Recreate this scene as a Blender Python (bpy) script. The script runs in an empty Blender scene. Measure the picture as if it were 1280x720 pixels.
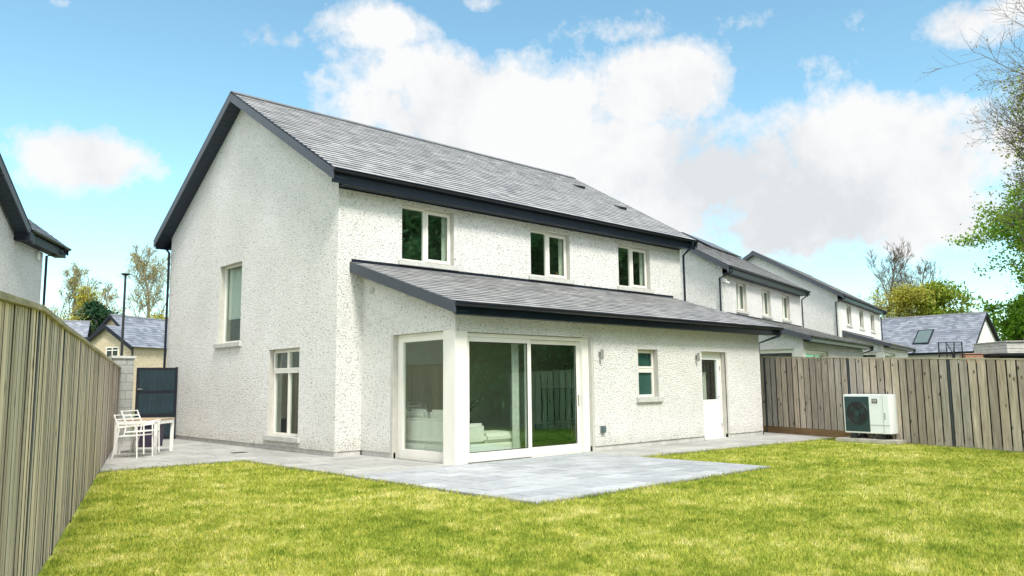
import bpy, math, random
import numpy as np
from mathutils import Vector, Matrix
R = math.radians
PI = math.pi
scene = bpy.context.scene
COL = scene.collection

# ---------------------------------------------------------------- materials
def new_mat(name):
    m = bpy.data.materials.new(name); m.use_nodes = True
    nt = m.node_tree
    return m, nt, nt.nodes['Principled BSDF']
def nd(nt, typ, **kw):
    n = nt.nodes.new(typ)
    for k, v in kw.items():
        if k in n.inputs.keys() if isinstance(k, str) else False: n.inputs[k].default_value = v
        else: setattr(n, k, v)
    return n
def ramp(nt, fac, stops):
    r = nt.nodes.new('ShaderNodeValToRGB')
    e = r.color_ramp.elements
    while len(e) < len(stops): e.new(0.5)
    for i, (p, c) in enumerate(stops):
        e[i].position = p; e[i].color = (*c, 1) if len(c) == 3 else c
    nt.links.new(fac, r.inputs[0]); return r.outputs[0]
def coords(nt, kind='Object', scale=(1, 1, 1)):
    t = nt.nodes.new('ShaderNodeTexCoord'); m = nt.nodes.new('ShaderNodeMapping')
    m.inputs['Scale'].default_value = scale
    nt.links.new(t.outputs[kind], m.inputs[0]); return m.outputs[0]
def noise(nt, vec, scale, detail=4, rough=.6):
    n = nt.nodes.new('ShaderNodeTexNoise'); n.inputs['Scale'].default_value = scale
    n.inputs['Detail'].default_value = detail; n.inputs['Roughness'].default_value = rough
    nt.links.new(vec, n.inputs['Vector']); return n.outputs['Fac']
def voro(nt, vec, scale, feature='F1', out='Distance'):
    n = nt.nodes.new('ShaderNodeTexVoronoi'); n.feature = feature
    n.inputs['Scale'].default_value = scale
    nt.links.new(vec, n.inputs['Vector']); return n.outputs[out]
def mixc(nt, fac, a, b, mode='MIX'):
    m = nt.nodes.new('ShaderNodeMix'); m.data_type = 'RGBA'; m.blend_type = mode
    def setin(s, v):
        if isinstance(v, tuple): s.default_value = (*v, 1)
        elif isinstance(v, (int, float)): s.default_value = v
        else: nt.links.new(v, s)
    setin(m.inputs[0], fac); setin(m.inputs[6], a); setin(m.inputs[7], b)
    return m.outputs[2]
def mth(nt, op, a, b=None, c=None):
    m = nt.nodes.new('ShaderNodeMath'); m.operation = op
    for i, v in enumerate((a, b, c)):
        if v is None: continue
        if isinstance(v, (int, float)): m.inputs[i].default_value = v
        else: nt.links.new(v, m.inputs[i])
    return m.outputs[0]
def bump(nt, bsdf, h, strength=.3, dist=.01):
    b = nt.nodes.new('ShaderNodeBump'); b.inputs['Strength'].default_value = strength
    b.inputs['Distance'].default_value = dist
    nt.links.new(h, b.inputs['Height']); nt.links.new(b.outputs[0], bsdf.inputs['Normal'])

def simple(name, col, rough=.5, var=.12, scale=6, metallic=0, bstr=.0, spec=.5, bscale=80):
    m, nt, b = new_mat(name)
    v = coords(nt)
    n = noise(nt, v, scale, 5)
    lo = tuple(c * (1 - var) for c in col); hi = tuple(min(1, c * (1 + var)) for c in col)
    nt.links.new(ramp(nt, n, [(.3, lo), (.7, hi)]), b.inputs['Base Color'])
    b.inputs['Roughness'].default_value = rough; b.inputs['Metallic'].default_value = metallic
    b.inputs['Specular IOR Level'].default_value = spec
    if bstr: bump(nt, b, noise(nt, v, bscale, 3), bstr, .004)
    return m

def pebbledash(name, hi, lo):
    m, nt, b = new_mat(name)
    v = coords(nt)
    warp = noise(nt, v, 9, 3)
    d1 = voro(nt, v, 38); n1 = noise(nt, v, 44, 4, .7); big = noise(nt, v, .55, 4)
    h = mth(nt, 'ADD', mth(nt, 'MULTIPLY', d1, -.9), mth(nt, 'MULTIPLY', n1, 1.3))
    h = mth(nt, 'ADD', h, mth(nt, 'MULTIPLY', warp, .3))
    c = ramp(nt, h, [(-.0, lo), (.13, tuple(a*.86 for a in hi)), (.34, hi)])
    stain = ramp(nt, big, [(.35, (.90, .90, .88)), (.65, (1, 1, 1))])
    c = mixc(nt, 1.0, c, stain, 'MULTIPLY')
    # dirt splashed up along the lowest few centimetres
    sep = nt.nodes.new('ShaderNodeSeparateXYZ'); nt.links.new(v, sep.inputs[0])
    low = mth(nt, 'ADD', sep.outputs[2], mth(nt, 'MULTIPLY', noise(nt, v, 3, 4), .5))
    lowf = ramp(nt, low, [(.25, (.80, .79, .74)), (.65, (1, 1, 1))])
    c = mixc(nt, 1.0, c, lowf, 'MULTIPLY')
    nt.links.new(c, b.inputs['Base Color'])
    b.inputs['Roughness'].default_value = .9; b.inputs['Specular IOR Level'].default_value = .2
    bump(nt, b, h, 1.0, .026)
    return m

def per_island(nt):
    g = nt.nodes.new('ShaderNodeNewGeometry'); return g.outputs['Random Per Island']

def slate_mat(name, c0, c1, rough=.5):
    m, nt, b = new_mat(name)
    v = coords(nt); r = per_island(nt)
    c = ramp(nt, r, [(0, c0), (.5, tuple((a+e)/2 for a, e in zip(c0, c1))), (1, c1)])
    n = noise(nt, coords(nt, scale=(1, 1, 1)), 1.3, 5)
    c = mixc(nt, 1.0, c, ramp(nt, n, [(.3, (.90, .90, .92)), (.7, (1.06, 1.05, 1.04))]), 'MULTIPLY')
    n2 = noise(nt, v, 30, 4)
    c = mixc(nt, 1.0, c, ramp(nt, n2, [(.3, (.92, .92, .92)), (.7, (1.06, 1.06, 1.06))]), 'MULTIPLY')
    nt.links.new(c, b.inputs['Base Color'])
    b.inputs['Roughness'].default_value = rough
    bump(nt, b, noise(nt, v, 18, 5), .25, .006)
    return m

def wood_mat(name, cols, grain=(26, 26, 1.6), knots=True, rough=.85):
    m, nt, b = new_mat(name)
    v = coords(nt, scale=grain); r = per_island(nt)
    # per-board shift of the grain
    comb = nt.nodes.new('ShaderNodeCombineXYZ'); nt.links.new(mth(nt, 'MULTIPLY', r, 37.), comb.inputs[2])
    add = nt.nodes.new('ShaderNodeVectorMath'); add.operation = 'ADD'
    nt.links.new(v, add.inputs[0]); nt.links.new(comb.outputs[0], add.inputs[1])
    g = noise(nt, add.outputs[0], 1.2, 6, .7)
    c = ramp(nt, g, [(.25, cols[0]), (.5, cols[1]), (.75, cols[2])])
    c = mixc(nt, 1.0, c, ramp(nt, r, [(0, (.58, .57, .58)), (.3, (.88, .83, .78)), (.55, (.95, .95, .97)), (.8, (1.12, 1.02, .92)), (1, (1.22, 1.17, 1.10))]), 'MULTIPLY')
    big = noise(nt, coords(nt, scale=(1, 1, .5)), 1.7, 4)
    c = mixc(nt, 1.0, c, ramp(nt, big, [(.3, (.84, .86, .80)), (.7, (1.1, 1.08, 1.06))]), 'MULTIPLY')
    if knots:
        kv = coords(nt, scale=(6, 6, 3.0))
        add2 = nt.nodes.new('ShaderNodeVectorMath'); add2.operation = 'ADD'
        nt.links.new(kv, add2.inputs[0]); nt.links.new(comb.outputs[0], add2.inputs[1])
        k = voro(nt, add2.outputs[0], 1.0)
        c = mixc(nt, ramp(nt, k, [(.07, (1, 1, 1)), (.17, (0, 0, 0))]), c, tuple(x*.40 for x in cols[0]))
    nt.links.new(c, b.inputs['Base Color']); b.inputs['Roughness'].default_value = rough
    b.inputs['Specular IOR Level'].default_value = .25
    bump(nt, b, g, .4, .004)
    return m

def glass_mat(name, tint=(.62, .70, .66), f0=.1, gcol=(.88, 1, .95)):
    m = bpy.data.materials.new(name); m.use_nodes = True; nt = m.node_tree
    nt.nodes.remove(nt.nodes['Principled BSDF'])
    out = nt.nodes['Material Output']
    t = nt.nodes.new('ShaderNodeBsdfTransparent'); t.inputs[0].default_value = (*tint, 1)
    g = nt.nodes.new('ShaderNodeBsdfGlossy'); g.inputs['Roughness'].default_value = .0
    g.inputs[0].default_value = (*gcol, 1)
    geo = nt.nodes.new('ShaderNodeNewGeometry'); dt = nt.nodes.new('ShaderNodeVectorMath'); dt.operation = 'DOT_PRODUCT'
    nt.links.new(geo.outputs['Normal'], dt.inputs[0]); nt.links.new(geo.outputs['Incoming'], dt.inputs[1])
    ca = mth(nt, 'ABSOLUTE', dt.outputs['Value'])
    fres = mth(nt, 'ADD', mth(nt, 'MULTIPLY', mth(nt, 'POWER', mth(nt, 'SUBTRACT', 1.0, ca), 5.0), 1-f0), f0)   # the same from either side
    b = nt.nodes.new('ShaderNodeBump'); b.inputs['Strength'].default_value = .05; b.inputs['Distance'].default_value = .02
    nt.links.new(noise(nt, coords(nt), 1.3, 2), b.inputs['Height']); nt.links.new(b.outputs[0], g.inputs['Normal'])
    mx = nt.nodes.new('ShaderNodeMixShader')
    nt.links.new(fres, mx.inputs[0]); nt.links.new(t.outputs[0], mx.inputs[1]); nt.links.new(g.outputs[0], mx.inputs[2])
    nt.links.new(mx.outputs[0], out.inputs[0])
    return m

def leaf_mat(name, cols, rough=.55, transl=.35):
    m, nt, b = new_mat(name)
    r = per_island(nt); v = coords(nt)
    c = ramp(nt, r, [(0, cols[0]), (.5, cols[1]), (1, cols[2])])
    c = mixc(nt, 1.0, c, ramp(nt, noise(nt, v, .8, 3), [(.3, (.8, .85, .8)), (.7, (1.15, 1.12, 1.0))]), 'MULTIPLY')
    nt.links.new(c, b.inputs['Base Color']); b.inputs['Roughness'].default_value = rough
    b.inputs['Specular IOR Level'].default_value = .25
    tr = nt.nodes.new('ShaderNodeBsdfTranslucent'); nt.links.new(c, tr.inputs[0])
    mx = nt.nodes.new('ShaderNodeMixShader'); mx.inputs[0].default_value = transl
    out = nt.nodes['Material Output']
    nt.links.new(b.outputs[0], mx.inputs[1]); nt.links.new(tr.outputs[0], mx.inputs[2]); nt.links.new(mx.outputs[0], out.inputs[0])
    return m

def lawn_colour(nt, v):
    a = noise(nt, v, .55, 5, .6); p = noise(nt, v, 2.6, 5, .65); q = noise(nt, v, 11, 5, .75)
    s = mth(nt, 'ADD', mth(nt, 'MULTIPLY', a, .25), mth(nt, 'ADD', mth(nt, 'MULTIPLY', p, .38), mth(nt, 'MULTIPLY', q, .37)))
    return ramp(nt, s, [(.38, (.13, .19, .022)), (.45, (.27, .34, .04)), (.52, (.46, .48, .085)), (.60, (.72, .67, .28))])

def grass_mat():
    m, nt, b = new_mat('grass_blades')
    v = coords(nt, scale=(1, 1, 0)); c = lawn_colour(nt, v); r = per_island(nt)
    c = mixc(nt, 1.0, c, ramp(nt, r, [(0, (.45, .55, .45)), (.45, (.95, .97, .95)), (.9, (1.35, 1.25, 1.2)), (1, (1.8, 1.5, 2.2))]), 'MULTIPLY')
    nt.links.new(c, b.inputs['Base Color']); b.inputs['Roughness'].default_value = .6
    b.inputs['Specular IOR Level'].default_value = .2
    tr = nt.nodes.new('ShaderNodeBsdfTranslucent'); nt.links.new(c, tr.inputs[0])
    mx = nt.nodes.new('ShaderNodeMixShader'); mx.inputs[0].default_value = .4
    nt.links.new(b.outputs[0], mx.inputs[1]); nt.links.new(tr.outputs[0], mx.inputs[2])
    nt.links.new(mx.outputs[0], nt.nodes['Material Output'].inputs[0])
    return m
def lawn_mat():
    m, nt, b = new_mat('lawn_base')
    v = coords(nt, scale=(1, 1, 0)); c = lawn_colour(nt, v)
    c = mixc(nt, 1.0, c, ramp(nt, noise(nt, v, 45, 3), [(.3, (.42, .45, .4)), (.7, (.95, .95, .9))]), 'MULTIPLY')
    nt.links.new(c, b.inputs['Base Color']); b.inputs['Roughness'].default_value = .95
    b.inputs['Specular IOR Level'].default_value = .1
    bump(nt, b, noise(nt, v, 60, 3), .6, .02)
    return m

def paving_mat(name, c0, c1):
    m, nt, b = new_mat(name)
    v = coords(nt); r = per_island(nt)
    c = ramp(nt, r, [(0, c0), (1, c1)])
    n = noise(nt, v, 7, 6, .7); n2 = noise(nt, v, 1.1, 4)
    c = mixc(nt, 1.0, c, ramp(nt, n, [(.3, (.80, .81, .83)), (.7, (1.14, 1.13, 1.1))]), 'MULTIPLY')
    c = mixc(nt, 1.0, c, ramp(nt, n2, [(.3, (.86, .86, .84)), (.7, (1.08, 1.08, 1.08))]), 'MULTIPLY')
    nt.links.new(c, b.inputs['Base Color']); b.inputs['Roughness'].default_value = .75
    bump(nt, b, n, .2, .004)
    return m

def masonry(name, c0, c1, mortar, bw, bh, ms):
    m, nt, b = new_mat(name)
    t = nt.nodes.new('ShaderNodeTexCoord'); sep = nt.nodes.new('ShaderNodeSeparateXYZ'); nt.links.new(t.outputs['Object'], sep.inputs[0])
    comb = nt.nodes.new('ShaderNodeCombineXYZ')
    nt.links.new(mth(nt, 'ADD', sep.outputs[0], sep.outputs[1]), comb.inputs[0]); nt.links.new(sep.outputs[2], comb.inputs[1])
    br = nt.nodes.new('ShaderNodeTexBrick'); nt.links.new(comb.outputs[0], br.inputs['Vector'])
    br.inputs['Color1'].default_value = (*c0, 1); br.inputs['Color2'].default_value = (*c1, 1); br.inputs['Mortar'].default_value = (*mortar, 1)
    br.inputs['Scale'].default_value = 1; br.inputs['Brick Width'].default_value = bw; br.inputs['Row Height'].default_value = bh
    br.inputs['Mortar Size'].default_value = ms; br.inputs['Bias'].default_value = 0
    n = noise(nt, t.outputs['Object'], 12, 6, .7)
    c = mixc(nt, 1.0, br.outputs['Color'], ramp(nt, n, [(.3, (.8, .8, .8)), (.7, (1.15, 1.15, 1.15))]), 'MULTIPLY')
    nt.links.new(c, b.inputs['Base Color']); b.inputs['Roughness'].default_value = .9
    bump(nt, b, mth(nt, 'SUBTRACT', mth(nt, 'MULTIPLY', n, .3), br.outputs['Fac']), .6, .006)
    return m

M = {}
M['dash'] = pebbledash('pebbledash', (.92, .90, .865), (.48, .465, .43))
M['dash_b'] = pebbledash('pebbledash_neighbour', (.90, .885, .86), (.48, .47, .45))
M['render'] = simple('smooth_render', (.50, .48, .43), .85, .10, 5, bstr=.2)
M['plinth'] = simple('plinth_render', (.48, .47, .44), .9, .2, 4, bstr=.3)
M['sill'] = simple('concrete_sill', (.50, .495, .46), .85, .14, 9, bstr=.25)
M['frame'] = simple('cream_frame', (.80, .765, .69), .38, .03, 3)
M['doorw'] = simple('white_door', (.86, .86, .84), .35, .03, 3)
M['navy'] = simple('dark_gutter', (.006, .010, .020), .30, .2, 3, spec=.35)
M['fascia'] = simple('dark_fascia', (.010, .014, .022), .5, .15, 3, spec=.2)
M['barge'] = simple('lit_barge_board', (.05, .058, .072), .5, .12, 4)  # lighter copy of the dark fascia colour, with side light painted in
M['soffit'] = simple('dark_soffit', (.018, .028, .048), .5, .2, 8)
M['slate'] = slate_mat('roof_slate', (.27, .27, .27), (.41, .405, .40))
M['slate_b'] = slate_mat('roof_slate_neighbour', (.14, .155, .185), (.27, .29, .33))
M['deck'] = simple('roof_deck', (.04, .04, .045), .9, .2, 5)
M['ridge'] = simple('ridge_tile', (.15, .155, .165), .6, .2, 3)
M['glass'] = glass_mat('window_glass', (.80, .88, .82), .20)
M['glass_big'] = glass_mat('slider_glass', (.88, .96, .91), .20, (.50, 1, .85))
M['glass_side'] = glass_mat('corner_glass', (.86, .93, .88), .12)
M['frost'] = simple('frosted_glass', (.02, .075, .06), .25, .15, 4)
M['rubber'] = simple('black_gasket', (.015, .015, .015), .5, .1)
M['metal'] = simple('brushed_steel', (.42, .41, .39), .35, .1, 20, metallic=.8)
M['steelgrey'] = simple('socket_grey', (.10, .14, .14), .45, .1)
M['black'] = simple('black_paint', (.014, .015, .018), .45, .2)
M['screen'] = simple('tv_screen', (.006, .007, .008), .12, .1)
M['white'] = simple('white_metal', (.80, .79, .75), .4, .05)
M['woodtop'] = simple('teak_slat', (.46, .33, .21), .6, .25, 12)
M['inwall'] = simple('interior_wall', (.50, .51, .42), .9, .04)
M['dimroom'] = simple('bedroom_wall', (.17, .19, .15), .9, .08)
M['inceil'] = simple('interior_ceiling', (.62, .62, .58), .9, .03)
M['oak'] = wood_mat('oak_floor', [(.22, .14, .06), (.34, .22, .10), (.44, .30, .15)], grain=(2, 26, 26), knots=False, rough=.4)
M['sofa'] = simple('pale_sofa', (.74, .72, .64), .95, .06, 12, bstr=.4, bscale=200)
M['curtain'] = simple('curtain_cloth', (.72, .72, .64), .95, .1, 12)
M['blind'] = simple('window_blind', (.62, .64, .60), .9, .05, 8)
M['fence_l'] = wood_mat('weathered_fence', [(.56, .47, .40), (.74, .66, .585), (.86, .785, .725)])
M['edge_l'] = simple('shaded_board_edge', (.06, .05, .035), .9, .35, 14)  # board sides coloured dark to stand in for shadow in the gaps
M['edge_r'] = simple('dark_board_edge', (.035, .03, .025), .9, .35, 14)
M['fence_r'] = wood_mat('grey_fence', [(.20, .165, .14), (.42, .37, .325), (.66, .60, .54)])
M['fence_back'] = simple('fence_backing', (.045, .038, .03), .9, .3, 5)
M['gravel'] = wood_mat('gravel_board', [(.13, .075, .03), (.22, .135, .065), (.30, .19, .10)], grain=(1.6, 1.6, 26), knots=False)
M['rail'] = wood_mat('fence_cap', [(.25, .22, .15), (.42, .38, .28), (.56, .51, .39)], grain=(2, 2, 30), knots=False)
M['post'] = simple('steel_post', (.035, .045, .055), .5, .2)
M['gate'] = simple('gate_panel', (.010, .027, .036), .45, .25, 3, bstr=.1)
M['gateframe'] = simple('gate_frame', (.006, .009, .016), .4, .2)
M['block'] = masonry('concrete_block', (.30, .31, .29), (.37, .375, .35), (.23, .23, .21), .45, .225, .012)
M['brick'] = masonry('buff_brick', (.46, .36, .22), (.62, .50, .33), (.58, .52, .40), .25, .085, .012)
M['redbrick'] = masonry('red_brick', (.36, .12, .06), (.48, .19, .10), (.4, .35, .3), .22, .075, .01)
M['patio'] = paving_mat('patio_slab', (.31, .32, .335), (.44, .45, .465))
M['path'] = paving_mat('path_slab', (.32, .315, .30), (.42, .415, .395))
M['joint'] = simple('paving_joint', (.10, .10, .095), .95, .2, 5)
M['conc'] = simple('concrete_pad', (.42, .39, .34), .9, .2, 6, bstr=.4)
M['pumpw'] = simple('white_casing', (.80, .83, .84), .35, .03)
M['pumpg'] = simple('dark_grille', (.012, .045, .045), .4, .15)
M['pumpgb'] = simple('dark_fan', (.02, .035, .035), .45, .15)
M['panel'] = simple('solar_panel', (.012, .014, .02), .2, .2)
M['bark'] = simple('tree_bark', (.14, .115, .09), .9, .3, 8)
M['bark_pale'] = simple('pale_bark', (.30, .27, .18), .9, .3, 8)
M['leaf_g'] = leaf_mat('leaf_green', [(.08, .19, .012), (.17, .33, .02), (.30, .48, .05)], transl=.45)
M['leaf_lime'] = leaf_mat('leaf_lime', [(.12, .19, .015), (.22, .30, .03), (.34, .40, .06)])
M['leaf_bud'] = leaf_mat('leaf_bud', [(.13, .09, .04), (.20, .17, .06), (.28, .27, .10)])
M['leaf_y'] = leaf_mat('leaf_yellow', [(.24, .22, .02), (.40, .37, .05), (.56, .52, .12)])
M['leaf_pale'] = leaf_mat('leaf_pale', [(.26, .24, .08), (.38, .36, .14), (.52, .48, .22)])
M['leaf_d'] = leaf_mat('leaf_dark', [(.008, .035, .015), (.016, .065, .026), (.035, .10, .04)])
M['leaf_b'] = leaf_mat('leaf_backdrop', [(.07, .22, .09), (.15, .38, .16), (.30, .52, .24)], transl=.5)
M['grass'] = grass_mat(); M['lawn'] = lawn_mat()
M['ground'] = simple('rough_ground', (.10, .12, .04), .95, .4, .3)
M['plum'] = simple('dark_plastic', (.035, .025, .05), .5, .2)
M['petal'] = simple('white_petal', (.75, .72, .66), .6, .1)
M['amber'] = simple('amber_glass', (.45, .22, .05), .3, .1)
M['boards'] = simple('pale_boards', (.60, .58, .53), .8, .15, 4)
M['soil'] = simple('bark_debris', (.16, .10, .06), .95, .4, 20, bstr=.5)

# ---------------------------------------------------------------- mesh helpers
class MB:
    def __init__(s): s.v = []; s.f = []
    def face(s, pts):
        i = len(s.v); s.v += [tuple(p) for p in pts]; s.f.append(tuple(range(i, i+len(pts))))
    def hexa(s, p):
        i = len(s.v); s.v += [tuple(q) for q in p]
        for q in ((0, 3, 2, 1), (4, 5, 6, 7), (0, 1, 5, 4), (1, 2, 6, 5), (2, 3, 7, 6), (3, 0, 4, 7)):
            s.f.append(tuple(i+k for k in q))
    def box(s, x0, x1, y0, y1, z0, z1):
        s.hexa([(x0, y0, z0), (x1, y0, z0), (x1, y1, z0), (x0, y1, z0), (x0, y0, z1), (x1, y0, z1), (x1, y1, z1), (x0, y1, z1)])
    def obox(s, c, ax, ay, az):
        c, ax, ay, az = map(Vector, (c, ax, ay, az))
        s.hexa([c-ax-ay-az, c+ax-ay-az, c+ax+ay-az, c-ax+ay-az, c-ax-ay+az, c+ax-ay+az, c+ax+ay+az, c-ax+ay+az])
    def bar(s, a, b, w, h=None, up=(0, 0, 1)):
        a, b = Vector(a), Vector(b); h = h or w
        d = b-a; L = d.length; d.normalize(); u = Vector(up)
        if abs(d.dot(u)) > .98: u = Vector((1, 0, 0))
        sx = d.cross(u).normalized(); sz = sx.cross(d)
        s.obox((a+b)/2, d*L/2, sx*w/2, sz*h/2)
    def tube(s, pts, radii, n=10, caps=True):
        pts = [Vector(p) for p in pts]
        if isinstance(radii, (int, float)): radii = [radii]*len(pts)
        base = len(s.v); ref = None
        for k, p in enumerate(pts):
            d = (pts[min(k+1, len(pts)-1)]-pts[max(k-1, 0)]).normalized()
            if ref is None:
                ref = Vector((0, 0, 1)) if abs(d.z) < .9 else Vector((1, 0, 0))
            a = d.cross(ref).normalized(); b = a.cross(d).normalized(); ref = b if abs(d.dot(b)) < .99 else ref
            for j in range(n):
                t = 2*PI*j/n; s.v.append(tuple(p+(a*math.cos(t)+b*math.sin(t))*radii[k]))
        for k in range(len(pts)-1):
            for j in range(n):
                s.f.append((base+k*n+j, base+k*n+(j+1) % n, base+(k+1)*n+(j+1) % n, base+(k+1)*n+j))
        if caps:
            s.f.append(tuple(base+j for j in range(n))[::-1]); s.f.append(tuple(base+(len(pts)-1)*n+j for j in range(n)))
    def prism(s, poly, vec):
        n = len(poly); i = len(s.v); v = Vector(vec)
        s.v += [tuple(p) for p in poly]+[tuple(Vector(p)+v) for p in poly]
        s.f.append(tuple(range(i, i+n))[::-1]); s.f.append(tuple(range(i+n, i+2*n)))
        for k in range(n): s.f.append((i+k, i+(k+1) % n, i+n+(k+1) % n, i+n+k))
    def build(s, name, mat, parent=None, smooth=False, bevel=0, fix=True):
        me = bpy.data.meshes.new(name); me.from_pydata([tuple(p) for p in s.v], [], s.f)
        if isinstance(mat, str): mat = M[mat]
        me.materials.append(mat)
        if fix:
            import bmesh
            bm = bmesh.new(); bm.from_mesh(me); bmesh.ops.recalc_face_normals(bm, faces=bm.faces)
            if bevel:
                bmesh.ops.bevel(bm, geom=[e for e in bm.edges if len(e.link_faces) == 2 and e.calc_face_angle(0) > .6], offset=bevel, segments=2, affect='EDGES', clamp_overlap=True)
            bm.to_mesh(me); bm.free()
        if smooth:
            for p in me.polygons: p.use_smooth = True
        o = bpy.data.objects.new(name, me); COL.objects.link(o)
        if parent: o.parent = parent
        return o

def tag(o, label=None, cat=None, group=None, kind=None):
    if label: o['label'] = label
    if cat: o['category'] = cat
    if group: o['group'] = group
    if kind: o['kind'] = kind
    return o
def thing(name, label, cat, loc=(0, 0, 0), rz=0, group=None):
    o = bpy.data.objects.new(name, None); COL.objects.link(o); o.location = loc; o.rotation_euler = (0, 0, rz)
    o.empty_display_size = .2
    return tag(o, label, cat, group)
def copy_tree(o, parent=None):
    c = o.copy(); COL.objects.link(c)
    if parent: c.parent = parent
    for ch in [x for x in bpy.data.objects if x.parent == o]: copy_tree(ch, c)
    return c

# plane helper: point = O + U*u + Z*z - N*d  (d = depth inwards)
class Plane:
    def __init__(s, O, U, N): s.O, s.U, s.N = Vector(O), Vector(U), Vector(N)
    def pane(s, a, b, c, d, dp):
        g = MB(); q = [s.p(a, c, dp), s.p(b, c, dp), s.p(b, d, dp), s.p(a, d, dp)]
        if s.U.cross(Vector((0, 0, 1))).dot(s.N) < 0: q.reverse()
        g.face(q); return g
    def p(s, u, z, d=0): return s.O + s.U*u + Vector((0, 0, z)) - s.N*d
    def box(s, mb, u0, u1, z0, z1, d0, d1):
        mb.hexa([s.p(u0, z0, d0), s.p(u1, z0, d0), s.p(u1, z0, d1), s.p(u0, z0, d1), s.p(u0, z1, d0), s.p(u1, z1, d0), s.p(u1, z1, d1), s.p(u0, z1, d1)])
    def wall(s, mb, u0, u1, z0, z1, ops):
        us = sorted({u0, u1} | {a for o in ops for a in o[:2]}); zs = sorted({z0, z1} | {a for o in ops for a in o[2:4]})
        for i in range(len(us)-1):
            for j in range(len(zs)-1):
                cu, cz = (us[i]+us[i+1])/2, (zs[j]+zs[j+1])/2
                if any(o[0] < cu < o[1] and o[2] < cz < o[3] for o in ops): continue
                mb.face([s.p(us[i], zs[j]), s.p(us[i+1], zs[j]), s.p(us[i+1], zs[j+1]), s.p(us[i], zs[j+1])])
    def reveal(s, mb, o, depth, sides='lrtb'):
        a, b, c, d = o
        if 'l' in sides: mb.face([s.p(a, c), s.p(a, d), s.p(a, d, depth), s.p(a, c, depth)])
        if 'r' in sides: mb.face([s.p(b, c), s.p(b, d), s.p(b, d, depth), s.p(b, c, depth)])
        if 't' in sides: mb.face([s.p(a, d), s.p(b, d), s.p(b, d, depth), s.p(a, d, depth)])
        if 'b' in sides: mb.face([s.p(a, c), s.p(b, c), s.p(b, c, depth), s.p(a, c, depth)])

def frame_ring(pl, mb, u0, u1, z0, z1, w, d0, d1, wb=None, wt=None):
    wb = wb or w; wt = wt or w
    pl.box(mb, u0, u0+w, z0, z1, d0, d1); pl.box(mb, u1-w, u1, z0, z1, d0, d1)
    pl.box(mb, u0+w, u1-w, z0, z0+wb, d0, d1); pl.box(mb, u0+w, u1-w, z1-wt, z1, d0, d1)

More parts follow.
